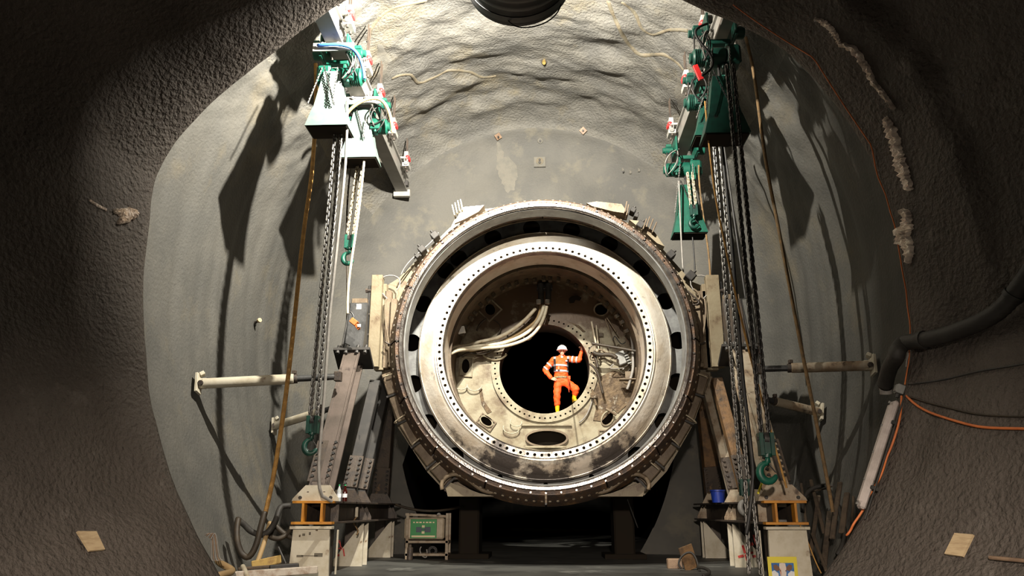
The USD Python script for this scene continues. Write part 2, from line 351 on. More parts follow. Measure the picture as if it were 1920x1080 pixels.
# stepped, broken edge on the right-hand side: the lining is thicker beyond it
ang = np.arctan2(dirs[:, :, 1], dirs[:, :, 0])
right = np.clip((np.cos(ang)-.25)/.35, 0, 1)*np.clip((ang+.25)/.25, 0, 1)
ystep = 9.55+.25*(meshkit.fbm(np.stack([ang*6, ang*0, ang*0], -1), 3, 3)-.5)
amp += right*.16*np.clip((ystep-ys[:, None])/.12, 0, 1)
rows[:, :, 0] += dirs[:, :, 0]*amp; rows[:, :, 2] += dirs[:, :, 1]*amp
v, q = grid_mesh(rows)
v_f, q_f = v, q
shell('wall_front', v, q[:, ::-1], vnormals(v, q[:, ::-1]), 'tunnel_shotcrete')
FRONT = WALLS[0]
# --- cavern
CC, CA, CT, CB = np.array([-.25, 5.6]), 6.85, 7.45, 9.0
th = np.arange(NT)*2*np.pi/NT
sec = np.c_[CC[0]+CA*np.cos(th), CC[1]+np.where(np.sin(th) > 0, CT, CB)*np.sin(th)]
AX, AZ, BORE = 0.0, 4.71, 3.62
cs, sn = np.cos(th), np.sin(th)
bore = np.c_[AX+np.where(sn > 0, BORE*cs, (BORE+1.0*np.clip(-sn*2.4, 0, 1))*np.sign(cs)*np.abs(cs)**.35), AZ+np.where(sn > 0, BORE*sn, -5.6*np.abs(sn)**.5)]
YB, rows, tagrow = 22.0, [], []
rc = 1.5+1.3*np.abs(cs)
for y in np.r_[11.12, np.linspace(11.3, 19.0, 90)]:
    rows.append(np.c_[sec[:, 0], np.full(NT, y), sec[:, 1]]); tagrow.append(0)
dv = CC-sec; dv /= np.linalg.norm(dv, axis=1, keepdims=True)
ins = None
for ph in np.linspace(0, 90, 26)[0:]:
    p = math.radians(ph); inset = rc*(1-math.cos(p)); yy = YB-rc+rc*math.sin(p)
    if ph == 0: 
        for t in np.linspace(0.05, .95, 12):
            rows.append(np.c_[sec[:, 0], 19.0+(YB-rc-19.0)*t, sec[:, 1]]); tagrow.append(0)
    ring = sec+dv*inset[:, None]; rows.append(np.c_[ring[:, 0], yy, ring[:, 1]]); tagrow.append(1 if ph > 45 else 0); ins = ring
for t in np.linspace(0, 1, 46)[1:]:
    ring = ins*(1-t)+bore*t; rows.append(np.c_[ring[:, 0], np.full(NT, YB), ring[:, 1]]); tagrow.append(1)
rows = np.array(rows); tagrow = np.array(tagrow)
v, q = grid_mesh(rows); n0 = vnormals(v, q[:, ::-1])
up = np.clip((np.tile(sn, len(rows))-.25)/.4, 0, 1)*np.clip((YB-.15-v[:, 1])/1.2, 0, 1)
big = meshkit.fbm(v*np.array([.75, 1.35, 1.1])+np.array([0, 0, 3.]), 3, 21)-.5
mid = meshkit.fbm(v*np.array([1.6, 3.4, 2.6]), 2, 31)-.5
fold = meshkit.fbm(np.c_[v[:, 1]*1.1+.12*v[:, 2], v[:, 2]*.10, v[:, 0]*.1], 3, 41)-.5
soft = meshkit.fbm(v*.5, 3, 51)-.5
wallm = (1-up)*(np.repeat(tagrow, NT) == 0)
back = np.repeat(tagrow, NT) == 1
dsp = up*(.50*big+.13*mid)+wallm*(.35*fold+.12*soft)+back*(.06*soft)*np.clip((22.2-v[:, 1])*5, 0, 1)
v = v+n0*dsp[:, None]
n = vnormals(v, q[:, ::-1]); q = q[:, ::-1]
fc_row = np.repeat(np.arange(len(rows)-1), NT); fth = np.tile(th, len(rows)-1)
isback = tagrow[fc_row] == 1; s_ = np.sin(fth); c_ = np.cos(fth)
isceil = ~isback & (s_ > .62)
shell('ceiling', v, q[isceil], n, 'cavern_rough')
shell('wall_left', v, q[~isback & ~isceil & (c_ < 0)], n, 'cavern_shotcrete')
shell('wall_right', v, q[~isback & ~isceil & (c_ >= 0)], n, 'cavern_shotcrete')
shell('wall_back', v, q[isback], n, 'back_wall')
CAV = WALLS[1:5]
# the old bore that the machine sits in front of, and the annulus between lip and cavern
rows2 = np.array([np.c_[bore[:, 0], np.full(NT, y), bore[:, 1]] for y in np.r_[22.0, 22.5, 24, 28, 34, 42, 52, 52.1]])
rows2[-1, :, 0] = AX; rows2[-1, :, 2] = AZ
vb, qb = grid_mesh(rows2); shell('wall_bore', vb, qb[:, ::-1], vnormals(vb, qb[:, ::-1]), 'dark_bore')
lastf = v_f.reshape(len(ys), NT, 3)[-1]
ai = np.argmin((np.arctan2(lastf[:, 2]-CC[1], lastf[:, 0]-CC[0]) % (2*np.pi)))
angs = np.unwrap(np.arctan2(lastf[:, 2]-CC[1], lastf[:, 0]-CC[0]))
m0 = np.c_[CC[0]+(CA+.05)*np.cos(angs), np.full(NT, 11.12), CC[1]+np.where(np.sin(angs) > 0, CT+.05, CB+.05)*np.sin(angs)]
va, qa = grid_mesh(np.array([lastf, m0])); shell('wall_portal', va, qa, vnormals(va, qa), 'tunnel_shotcrete')
# floor
nx, ny = 40, 90
X, Y = np.meshgrid(np.linspace(-8.5, 8.5, nx), np.linspace(-9, 52, ny)); Z = .05*(meshkit.fbm(np.stack([X, Y, 0*X], -1)*.6, 3, 61)-.5)
i, j = np.meshgrid(np.arange(ny-1), np.arange(nx-1), indexing='ij')
qf = np.stack([i*nx+j, i*nx+j+1, (i+1)*nx+j+1, (i+1)*nx+j], -1).reshape(-1, 4); vf = np.stack([X, Y, Z], -1).reshape(-1, 3)
shell('floor', vf, qf, vnormals(vf, qf), 'floor_concrete')

BOXES = {}
def boxes(V, F):
    """picture-plane bounds of every triangle, to find quickly the few that a line of sight can meet"""
    if id(V) not in BOXES:
        d = V-EYE; z = np.maximum(d@FWD, .05); u, w = 960+FPX*(d@RGT)/z, 540-FPX*(d@UPV)/z
        fu, fw = u[F], w[F]; BOXES[id(V)] = (fu.min(1), fu.max(1), fw.min(1), fw.max(1), (d@FWD)[F].min(1) > .05)
    return BOXES[id(V)]
def hit(u, v, meshes, o=None, d=None):
    best = (1e9, None); pick = d is None
    d = ray(u, v) if pick else np.asarray(d, float); o = EYE if o is None else o
    for V, F in meshes:
        if pick:
            x0, x1, y0, y1, fr = boxes(V, F); F = F[(x0 <= u+.01) & (x1 >= u-.01) & (y0 <= v+.01) & (y1 >= v-.01) & fr]
            if not len(F): continue
        a, b, c = V[F[:, 0]], V[F[:, 1]], V[F[:, 2]]
        e1, e2 = b-a, c-a; h = np.cross(d, e2); det = (e1*h).sum(1)
        ok = np.abs(det) > 1e-12; inv = 1/np.where(ok, det, 1)
        s = o-a; uu = (s*h).sum(1)*inv; qq = np.cross(s, e1); vv = (qq@d)*inv; t = (e2*qq).sum(1)*inv
        good = ok & (uu >= -1e-9) & (vv >= -1e-9) & (uu+vv <= 1+1e-9) & (t > .05)
        if good.any():
            k = np.where(good)[0][np.argmin(t[good])]
            if t[k] < best[0]:
                nn = np.cross(e1[k], e2[k]); nn /= np.linalg.norm(nn)
                if nn@d > 0: nn = -nn
                best = (t[k], nn)
    if best[1] is None: return None, None
    return o+d*best[0], best[1]
# ------------------------------------------------------------------ the tunnelling machine's shield
C = (AX, AZ)
S = thing('machine_shield', 'huge round cream and rust steel shield of a tunnelling machine with a bright bolted ring', 'tunnel boring machine', (AX, 18.5, 0))
def ring_poly(r0, r1, holes=(), n=180):
    a = np.arange(n)*2*np.pi/n
    o = Polygon(np.c_[AX+r1*np.cos(a), AZ+r1*np.sin(a)], [np.c_[AX+r0*np.cos(a), AZ+r0*np.sin(a)]])
    if holes:
        from shapely.ops import unary_union
        o = o.difference(unary_union(holes))
    return o
def polar(r, deg): return AX+r*math.cos(math.radians(deg)), AZ+r*math.sin(math.radians(deg))
def disc(x, z, r, k=8): return Point(x, z).buffer(r, k)
def pxz(u, v, y): p = P(u, v, y); return p[0], p[2]
# collar of bolted segments, chrome rim, pocket
for k in range(16):
    a0, a1 = k*22.5+.35, (k+1)*22.5-.35
    obj('collar_segment', MB().lathe([(3.19, 16.44), (3.27, 16.43), (3.30, 16.46), (3.50, 16.98), (3.50, 17.35), (3.19, 17.35)], C, 14, math.radians(a0), math.radians(a1)), 'rusty_flange', S, 30)
b1, b2 = MB(), MB()
for k in range(128):
    d = 360/128*(k+.5); e = math.radians(d)
    rad = np.array([math.cos(e), 0, math.sin(e)]); nrm = rad*.93+np.array([0, -.37, 0]); nrm /= np.linalg.norm(nrm)
    p = np.array([AX, 16.70, AZ])+rad*3.388
    b1.cyl(p-nrm*.02, p+nrm*.02, .030, 8)
    b2.cyl(p-nrm*.02, p+nrm*.006, .052, 10)
obj('collar_bolt_row', b1, 'cream_old', S, 30, 'row of pale bolt heads around the rusty collar', 'stuff')
obj('collar_washer_row', b2, 'brown_steel', S, 30, kind='stuff')
b3 = MB()
for k in range(64):
    e = math.radians(360/64*k); p = np.array([AX+3.232*math.cos(e), 16.435, AZ+3.232*math.sin(e)])
    b3.cyl(p, p-np.array([0, .025, 0]), .022, 8)
obj('rim_stud_row', b3, 'rim_steel', S, 30, kind='stuff')
obj('rim', MB().lathe([(3.08, 16.40), (3.11, 16.36), (3.17, 16.36), (3.19, 16.40), (3.19, 16.62), (3.08, 16.62)], C, 200), 'rim_steel', S, 30, 'shiny worn rim')
obj('rim_sleeve', MB().lathe([(3.06, 16.45), (3.18, 16.45), (3.18, 16.9), (3.06, 16.9)], C, 200), 'web_steel', S, 30)
obj('rim_step', MB().lathe([(3.22, 17.5), (3.44, 17.5), (3.44, 17.56), (3.22, 17.56)], C, 200), 'khaki_dirty', S, 30)
obj('pocket_wall', MB().lathe([(3.42, 16.95), (3.46, 16.95), (3.46, 18.3), (3.42, 18.3)], C, 160), 'dark_steel', S, 30)
wh = [disc(*polar(3.17, d), .21) for d in (157, 175, 193, 211, 229, 311, 329, 347, 5, 23, 41, 59, 77, 95, 113, 131, 139)] + [disc(*polar(3.04, d), .065) for d in (250, 270, 290)]
obj('web_plate', MB().prism(ring_poly(2.8, 3.43, wh), 17.9, 17.96), 'web_steel', S, 30, 'dark plate pierced by round holes behind the rim')
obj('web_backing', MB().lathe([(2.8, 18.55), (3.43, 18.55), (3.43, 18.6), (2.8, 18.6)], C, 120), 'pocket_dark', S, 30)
# bearing ring
obj('bearing_ring', MB().lathe([(2.33, 17.34), (2.475, 17.34), (2.49, 17.30), (2.525, 17.30), (2.535, 17.34), (2.56, 17.35), (2.60, 17.36), (2.78, 17.50), (2.80, 17.53), (2.91, 17.61), (2.925, 17.61), (2.965, 17.68), (2.965, 18.2), (2.8, 18.3), (2.33, 18.3)], C, 220), 'bright_steel', S, 28, 'bright worn steel ring')
bh = [disc(*polar(2.408, 360/96*(k+.5)), .034, 4) for k in range(96)]
obj('bolt_ring', MB().prism(ring_poly(2.335, 2.475, bh, 192), 17.27, 17.335), 'bright_steel', S, 30, 'bright ring face drilled with bolt holes')
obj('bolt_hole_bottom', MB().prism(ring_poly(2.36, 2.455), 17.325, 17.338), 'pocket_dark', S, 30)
obj('inner_lip', MB().lathe([(2.31, 17.28), (2.325, 17.255), (2.338, 17.28), (2.338, 17.5), (2.31, 17.5)], C, 200), 'rim_steel', S, 30)
# drum, bulkhead, opening
obj('drum', MB().lathe([(2.34, 17.4), (2.37, 17.4), (2.37, 20.1), (2.34, 20.1)], C, 160), 'bulkhead_rust', S, 30)
obj('drum_rib', MB().lathe([(2.27, 18.35), (2.36, 18.35), (2.36, 18.43), (2.27, 18.43)], C, 160), 'bulkhead_rust', S, 30)
for k in range(25):
    d = 22+k*5.7+rng.uniform(-1, 1); x, z = polar(2.27, d); e = math.radians(d)
    obj('lug', MB().box((x, 19.45+rng.uniform(-.12, .12), z), (.12, .16, .10), axes=((math.cos(e), 0, math.sin(e)), (0, 1, 0), (-math.sin(e), 0, math.cos(e)))), 'bulkhead_rust', S)
BY = 20.0
def ell(u, v, rx, rz, rot=0):
    from shapely import affinity
    x, z = pxz(u, v, BY); return affinity.translate(affinity.rotate(affinity.scale(Point(0, 0).buffer(1, 10), rx, rz), rot), x, z)
ports = [ell(919, 580, .13, .16, 20), ell(873, 686, .10, .19), ell(1127, 581, .17, .15, 10), ell(912, 790, .16, .09, -35), ell(1139, 784, .12, .19, -35), ell(1025, 822, .50, .185)]
obj('bulkhead', MB().prism(ring_poly(1.25, 2.36, ports), BY, BY+.06), 'bulkhead_paint', S, 30, 'stained cream bulkhead plate around the opening')
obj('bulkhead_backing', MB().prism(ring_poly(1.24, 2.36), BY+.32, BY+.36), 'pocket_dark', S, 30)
fh = [disc(*polar(1.30, 360/60*k), .024, 3) for k in range(60)]
obj('opening_flange', MB().prism(ring_poly(1.18, 1.40, fh, 160), BY-.07, BY-.004), 'bulkhead_paint', S, 30)
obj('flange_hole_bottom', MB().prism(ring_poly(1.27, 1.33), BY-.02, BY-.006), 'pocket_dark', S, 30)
obj('opening_throat', MB().lathe([(1.185, BY-.03), (1.24, BY-.03), (1.24, BY+.9), (1.185, BY+.9)], C, 120), 'brown_steel', S, 30)
# port frames and collars
def frame(u, v, w, h, rot, t=.035, th=.05):
    x, z = pxz(u, v, BY); e = math.radians(rot); ax, az = np.array([math.cos(e), 0, math.sin(e)]), np.array([-math.sin(e), 0, math.cos(e)])
    b = MB(); c = np.array([x, BY-th/2, z])
    for s in (-1, 1):
        b.box(c+ax*s*w/2, (t, th, h+t), axes=(ax, (0, 1, 0), az)); b.box(c+az*s*h/2, (w-t, th, t), axes=(ax, (0, 1, 0), az))
    return b
obj('port_frame', frame(919, 582, .46, .42, 45), 'bulkhead_paint', S, label='tilted square frame around an open port')
obj('port_frame', frame(874, 688, .34, .50, -4), 'bulkhead_paint', S)
obj('port_frame', frame(912, 792, .42, .26, -35), 'khaki_dirty', S)
obj('port_frame', frame(1146, 820, .62, .34, 0, .03), 'khaki_dirty', S)
def rim_of(poly, g=.035, th=.05): return MB().prism(poly.buffer(g).difference(poly), BY-th, BY)
obj('port_rim', rim_of(ports[5], .05, .09), 'khaki_dirty', S, label='raised rim of the wide oval port at the bottom')
for k in (2, 3, 4): obj('port_rim', rim_of(ports[k]), 'bulkhead_paint', S)
obj('rust_crust', MB().prism([pxz(*p, BY) for p in [(1128, 705), (1150, 695), (1178, 702), (1204, 690), (1198, 720), (1180, 755), (1158, 775), (1150, 768), (1128, 790), (1112, 788), (1120, 755), (1112, 735)]], BY-.03, BY), 'rust_scale', S, label='flaking rust crust on the bulkhead')
obj('rust_crust', MB().prism([pxz(*p, BY) for p in [(898, 730), (903, 728), (908, 752), (922, 772), (914, 776), (903, 758)]], BY-.02, BY), 'rust_scale', S)
obj('rust_crust', MB().prism([pxz(*p, BY) for p in [(1040, 612), (1055, 600), (1085, 610), (1098, 622), (1080, 625), (1060, 616)]], BY-.015, BY), 'rust_scale', S)
# cylinders and hoses hanging at the top of the opening
top = MB()
for u in (1014, 1028): top.cyl(P(u, 532, 19.7), P(u, 566, 19.7), .075, 12); top.cyl(P(u, 562, 19.7), P(u, 568, 19.7), .085, 12)
top.box(P(1021, 540, 19.85), (.42, .25, .12))
obj('hydraulic_cylinder_pair', top, 'dark_steel', S)
for u in (1010, 1026): obj('hose_end_cap', MB().cyl(P(u, 562, 19.6), P(u, 570, 19.6), .06, 10), 'white_paint', S)
def hose(pts, y, r, look, parent=S, n=8, name='hose', label=None, sm=26):
    q = [P(p[0], p[1], p[2] if len(p) > 2 else y) for p in pts]
    return obj(name, MB().tube(smooth_path(q, sm), r, n), look, parent, True, label)
hose([(837, 660, 18.6), (850, 652, 18.9), (885, 645), (930, 634), (975, 608), (1004, 578)], 19.65, .05, 'cable_cream', label='cream hydraulic hose of the sagging bundle')
hose([(838, 664, 18.6), (855, 656, 18.9), (890, 650), (935, 645), (985, 626), (1012, 596), (1020, 572)], 19.6, .05, 'cable_cream')
hose([(836, 668, 18.6), (856, 658, 18.8), (895, 654), (940, 650), (990, 634), (1016, 604), (1025, 574)], 19.55, .045, 'cable_cream')
hose([(880, 658), (905, 652), (945, 640), (985, 618), (1008, 596), (1014, 572)], 19.75, .04, 'cable_tan')
hose([(866, 668), (882, 662), (905, 664), (925, 655), (938, 652)], 19.7, .022, 'hose_brown')
hose([(905, 664), (915, 672), (935, 674), (950, 664)], 19.9, .03, 'bulkhead_paint')
hose([(912, 598), (900, 608), (894, 620)], 19.9, .028, 'hose_brown'); hose([(925, 600), (938, 612), (932, 630)], 19.9, .018, 'hose_brown')
for a in [((982, 632), (986, 638), (997, 632), (994, 626)), ((958, 786), (960, 797), (976, 797), (978, 790)), ((944, 798), (946, 808), (972, 808), (974, 800)), ((852, 724), (858, 729), (874, 727), (876, 721)), ((876, 724), (880, 730), (900, 729), (904, 723))]:
    hose(a, BY-.12, .014, 'cable_cream', name='grab_handle', sm=14)
obj('white_box', MB().box(P(865, 619, 19.3), (.20, .14, .18), axes=((.95, 0, .2), (0, 1, 0), (-.2, 0, .95))), 'white_box', S, label='small white box fixed on the drum wall')
obj('step_bar', MB().bar(P(978, 797, BY-.06), P(1072, 797, BY-.06), .05, .04), 'bulkhead_paint', S); obj('step_bar', MB().bar(P(985, 838, 19.5), P(1062, 838, 19.5), .05, .05), 'bulkhead_paint', S)
# wreckage of pipes on the right of the bulkhead
def pipe(p0, p1, y0, y1, r, look, name='pipe'): obj(name, MB().cyl(P(*p0, y0), P(*p1, y1), r, 8), look, S, True)
pipe((1109, 603), (1121, 662), 19.7, 19.7, .028, 'cable_cream'); pipe((1118, 610), (1124, 672), 19.8, 19.8, .02, 'cable_cream')
hose([(1169, 578), (1178, 605), (1186, 650), (1187, 685), (1181, 715), (1176, 730)], 19.5, .035, 'cable_grey', name='pipe')
pipe((1172, 586), (1180, 570), 19.5, 19.5, .02, 'cable_cream')
for a, b in (((1143, 570), (1168, 612)), ((1150, 566), (1176, 620)), ((1138, 596), (1155, 622)), ((1135, 598), (1150, 640))): pipe(a, b, 19.8, 19.7, .018, 'khaki_dirty')
pipe((1110, 644), (1216, 662), 19.6, 19.2, .035, 'hose_brown', 'hose')
hose([(1112, 660), (1126, 665), (1148, 666), (1156, 672)], 19.5, .055, 'hose_brown')
hose([(1112, 662), (1118, 676), (1121, 690)], 19.6, .04, 'hose_brown')
hose([(1105, 682), (1118, 695), (1126, 720), (1131, 738)], 19.7, .03, 'hose_brown')
for k in range(14):
    u, v = rng.uniform(1105, 1205), rng.uniform(632, 690)
    pts = [(u, v)]
    for s in range(3): pts.append((pts[-1][0]+rng.uniform(-16, 18), pts[-1][1]+rng.uniform(-10, 16)))
    hose(pts, 19.75+rng.uniform(-.15, .1), rng.uniform(.012, .022), rng.choice(['hose_brown', 'cable_grey', 'khaki_dirty', 'black_rubber']), name='cable', sm=14, n=6)
jb = MB().box(P(1165, 672, 19.7), (.24, .22, .34), axes=((.93, 0, .36), (0, 1, 0), (-.36, 0, .93)))
JB = obj('junction_box', jb, 'grey_box', S, label='grey finned junction box')
for k in range(5):
    e = (k-2)*.07; obj('fin', MB().box(P(1165, 672, 19.55)+np.array([-.36*e+.15, 0, .93*e]), (.10, .16, .035), axes=((.93, 0, .36), (0, 1, 0), (-.36, 0, .93))), 'grey_box', JB)
obj('bracket', MB().box(P(1180, 712, 19.6), (.5, .3, .03)).box(P(1192, 705, 19.6), (.03, .3, .4)).box(P(1178, 703, 19.6), (.16, .05, .18)), 'khaki_dirty', S)
obj('bracket', MB().box(P(1113, 742, 19.85), (.16, .12, .14)).cyl(P(1110, 730, 19.85), P(1118, 760, 19.85), .03), 'rust_scale', S)
hose([(1111, 748), (1106, 765), (1097, 782), (1086, 792)], 19.92, .02, 'cable_grey', name='cable')
pipe((1136, 766), (1156, 778), 19.8, 19.8, .035, 'khaki_dirty')
for u, v, q, e in ((1127, 628, BY-.02, .11), (1060, 520, 19.8, .12), (1107, 518, 19.8, .14), (985, 524, 19.8, .10)): obj('patch_plate', MB().box(P(u, v, q), (e, .05, e)), 'bulkhead_rust', S)
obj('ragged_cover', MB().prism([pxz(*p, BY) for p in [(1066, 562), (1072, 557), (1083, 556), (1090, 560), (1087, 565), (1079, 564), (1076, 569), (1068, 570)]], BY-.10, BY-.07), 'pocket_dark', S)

# outer body with side shoulders and flat base
YF = 17.32
body_px = [(848, 422), (748, 521), (718, 540), (716, 700), (745, 800), (800, 884), (842, 929), (1208, 929), (1250, 884), (1300, 796), (1332, 704), (1328, 540), (1297, 528), (1222, 444), (1130, 392), (1024, 380), (905, 392)]
bp = Polygon([pxz(u, v, YF) for u, v in body_px]).union(disc(AX, AZ, 3.50, 40)).difference(disc(AX, AZ, 3.44, 40))
bp = bp.intersection(Polygon([(-9, pxz(1000, 929, YF)[1]), (9, pxz(1000, 929, YF)[1]), (9, 20), (-9, 20)]))
obj('body', MB().prism(bp, YF, 20.9), 'khaki_paint', S, 30, 'khaki painted body with side shoulders and flat base')
zb = pxz(1000, 929, YF)[1]
for s in (-1, 1):
    obj('cradle_leg', MB().box((s*1.9, 20.2, zb/2+.02), (.5, 1.0, zb)).box((s*1.9, 20.2, .06), (1.0, 1.2, .12)), 'pocket_dark', S)
    # side brackets: stack of upright cream plates
    f = (lambda u: u) if s < 0 else (lambda u: 2045-u)
    for (u0, u1, v0, v1, yy, th, look) in [(697, 709, 515, 688, 16.9, .22, 'khaki_paint'), (709, 718, 532, 694, 17.05, .2, 'khaki_paint'), (722, 728, 545, 690, 17.05, .2, 'khaki_dirty'), (733, 739, 560, 688, 16.95, .3, 'khaki_dirty'), (691, 697, 560, 640, 17.0, .2, 'khaki_paint')]:
        a, b = P(f(u0), v0, yy), P(f(u1), v1, yy); c = (a+b)/2
        obj('side_plate', MB().box(c+np.array([0, th/2, 0]), (abs(b[0]-a[0]), th, abs(a[2]-b[2])), ch=.012), look, S)
    for v in (545, 590, 628, 668):
        p = P(f(690), v, 16.95); obj('clamp_bolt', MB().cyl(p, p+np.array([-s*.14, 0, 0]), .035, 8).cyl(p+np.array([0, 0, 0]), p+np.array([s*.05, 0, 0]), .055, 6), 'brown_steel', S)
    hose([(f(724), 560), (f(722), 590), (f(726), 625), (f(728), 680)], 16.9, .022, 'khaki_dirty', name='pipe'); hose([(f(722), 640), (f(730), 645), (f(742), 640)], 16.85, .018, 'brown_steel', name='pipe', sm=10)
    hose([(f(726), 560), (f(726), 517), (f(744), 519), (f(744), 545)], 17.0, .016, 'cable_grey', name='grab_handle', sm=12)
    # bolted cover panels and clips around the lower half
    edge = [(719, 702), (733, 745), (752, 795), (778, 838), (806, 876), (838, 912)]
    for k in range(5):
        (u0, v0), (u1, v1) = edge[k], edge[k+1]
        a, b = P(f(u0), v0, 17.12), P(f(u1), v1, 17.12); d = (b-a)/np.linalg.norm(b-a)
        inn = np.array([AX, 17.12, AZ])-(a+b)/2; inn -= d*np.dot(inn, d); inn /= np.linalg.norm(inn)
        obj('cover_panel', MB().bar(a+d*.03+inn*.10, b-d*.03+inn*.10, .34, .26, up=inn, ch=.02), 'khaki_dirty', S)
        obj('clip', MB().bar(b+inn*.3+[0, -.17, 0], b-inn*.07+[0, -.17, 0], .06, .05, ch=.008), 'black_steel', S)
    for (u0, v0, u1, v1) in ((742, 790, 762, 776), (775, 832, 796, 815), (812, 878, 832, 862), (740, 700, 722, 706)):
        a, b = P(f(u0), v0, 16.85), P(f(u1), v1, 16.85); o = np.array([0, .22, 0])
        obj('grab_handle', MB().tube(smooth_path([a+o, a, b, b+o], 14), .018, 6), 'cable_cream', S, True)
    hose([(f(829), 918), (f(836), 895), (f(852), 889), (f(885), 905), (f(926), 922)], 16.75, .045, 'khaki_dirty', name='grab_rail')
    hose([(f(835), 921), (f(842), 903), (f(855), 897), (f(890), 914), (f(918), 924)], 16.95, .03, 'brown_steel', name='grab_rail')
    obj('foot_plate', MB().prism([pxz(f(u), v, 16.95) for u, v in ((840, 931), (836, 915), (846, 905), (900, 925), (935, 931))], 16.9, 17.3), 'khaki_paint', S)
# oddments along the top edge
for pts, look, y0, y1 in [([(853, 420), (866, 390), (885, 388), (908, 386), (898, 398), (872, 412)], 'cream_paint', 16.95, 17.4), ([(1100, 382), (1118, 379), (1165, 384), (1178, 402), (1150, 398), (1110, 388)], 'khaki_paint', 16.95, 17.4),
                          ([(840, 436), (852, 412), (866, 402), (862, 420)], 'khaki_paint', 17.0, 17.4), ([(1180, 412), (1200, 414), (1228, 436), (1246, 462), (1232, 456), (1210, 436)], 'khaki_paint', 17.0, 17.4)]:
    obj('top_bracket', MB().prism([pxz(u, v, 17.0) for u, v in pts], y0, y1), look, S)
rb = []
for (u, v) in ((852, 398), (857, 394), (862, 390), (867, 388), (1207, 424), (1213, 420), (1219, 424), (1225, 430), (1175, 398), (1172, 392)):
    a = P(u, v, 17.0); d = np.array([a[0]-AX, 0, a[2]-AZ]); d /= np.linalg.norm(d)
    t = np.array([d[2], 0, -d[0]])*(-1 if u < 1024 else 1)
    obj('top_rib', MB().bar(a-d*.12+t*.05, a+d*.14-t*.04, .03, .3, up=(0, 1, 0), ch=.006), 'cream_paint' if u < 1024 else 'khaki_dirty', S)
for (u, v, s, rot) in ((815, 441, .17, 40), (791, 467, .16, 42), (783, 480, .10, 45), (1187, 394, .12, -30), (1201, 421, .16, -38), (1258, 477, .17, -50), (1295, 517, .2, -45), (1193, 404, .1, -20)):
    p = P(u, v, 17.0); e = math.radians(rot)
    obj('edge_lug', MB().box(p+[0, .1, 0], (s, .3, s), axes=((math.cos(e), 0, math.sin(e)), (0, 1, 0), (-math.sin(e), 0, math.cos(e)))).cyl(p, p+np.array([-math.sin(e), 0, math.cos(e)])*s*.85, .03), 'black_steel', S)
hose([(752, 515), (770, 488), (790, 470), (822, 436)], 17.0, .014, 'cable_grey', name='cable'); hose([(758, 512), (778, 484), (795, 462)], 17.05, .014, 'black_rubber', name='cable')
hose([(1300, 542), (1308, 548), (1312, 558), (1304, 566), (1298, 556)], 16.9, .025, 'khaki_dirty'); hose([(1290, 545), (1300, 555), (1310, 566), (1296, 572)], 16.85, .02, 'brown_steel')
# ------------------------------------------------------------------ crane rails on the ceiling
def ceil_z(x, y):
    p, n = hit(0, 0, [WALLS[1]], np.array([x, y, 6.0]), (0, 0, 1.0)); return 12.0 if p is None else p[2]
RL = P(755, 362, 21.45); RZ = RL[2]; RXL = RL[0]; RXR = 3.74
for x, side, y1 in ((RXL, 'left', 21.45), (RXR, 'right', 19.6)):
    s = 1 if x < 0 else -1
    R = thing('crane_rail', 'pale grey crane rail running back under the ceiling on the %s' % side, 'crane rail', (x, 17, RZ), None)
    obj('girder', MB().box((x, (11.9+y1)/2, RZ+.24), (.24, y1-11.9, .44), ch=.01), 'rail_paint', R)
    obj('flange', MB().box((x, (11.9+y1)/2, RZ), (.36, y1-11.9, .05), ch=.01), 'rail_paint', R); obj('flange', MB().box((x, (11.9+y1)/2, RZ+.47), (.36, y1-11.9, .05), ch=.01), 'rail_paint', R)
    if s > 0: obj('end_stop', MB().box((x, y1-.1, RZ-.06), (.50, .16, .22)), 'white_paint', R, label='white end stop')
    for y in ((12.6, 13.55, 15.2, 16.6, 18.3, 20.3) if s > 0 else (12.8, 14.2, 16.3, 18.6)):
        zc = ceil_z(x, y)+.10; zt2 = min(max(zc, RZ+.8), RZ+2.0); zc = RZ+.72
        xb = x+s*.30
        B = obj('anchor_bracket', MB().box((xb, y, RZ+.34), (.20, .34, .12)).box((x+s*.1, y, RZ+.56), (.5, .30, .06)).box((xb, y, (RZ+.5+zc)/2), (.12, .24, zc-RZ-.4)), 'white_paint', R)
        for e in (-1, 1):
            obj('anchor_rod', MB().cyl((xb, y+e*.07, zc-.1), (xb, y+e*.07, zt2), .018, 6), 'brown_steel', B)
            obj('bracket_bolt', MB().cyl((xb, y+e*.12, RZ+.22), (xb, y+e*.12, RZ+.52), .03, 8), 'brown_steel', B)
        obj('red_cap', MB().box((xb+s*.04, y-.02, RZ+.55), (.14, .18, .10)).ball((xb+s*.04, y-.10, RZ+.58), .065, 1), 'red_plastic', B)
        obj('anchor_disc', MB().cyl((xb+s*.02, y-.21, RZ+.36), (xb+s*.02, y-.16, RZ+.36), .06, 10), 'grey_box', B)
    if s > 0: obj('side_lug', MB().box((x+s*.2, 21.0, RZ+.1), (.1, .16, .16)), 'black_steel', R)

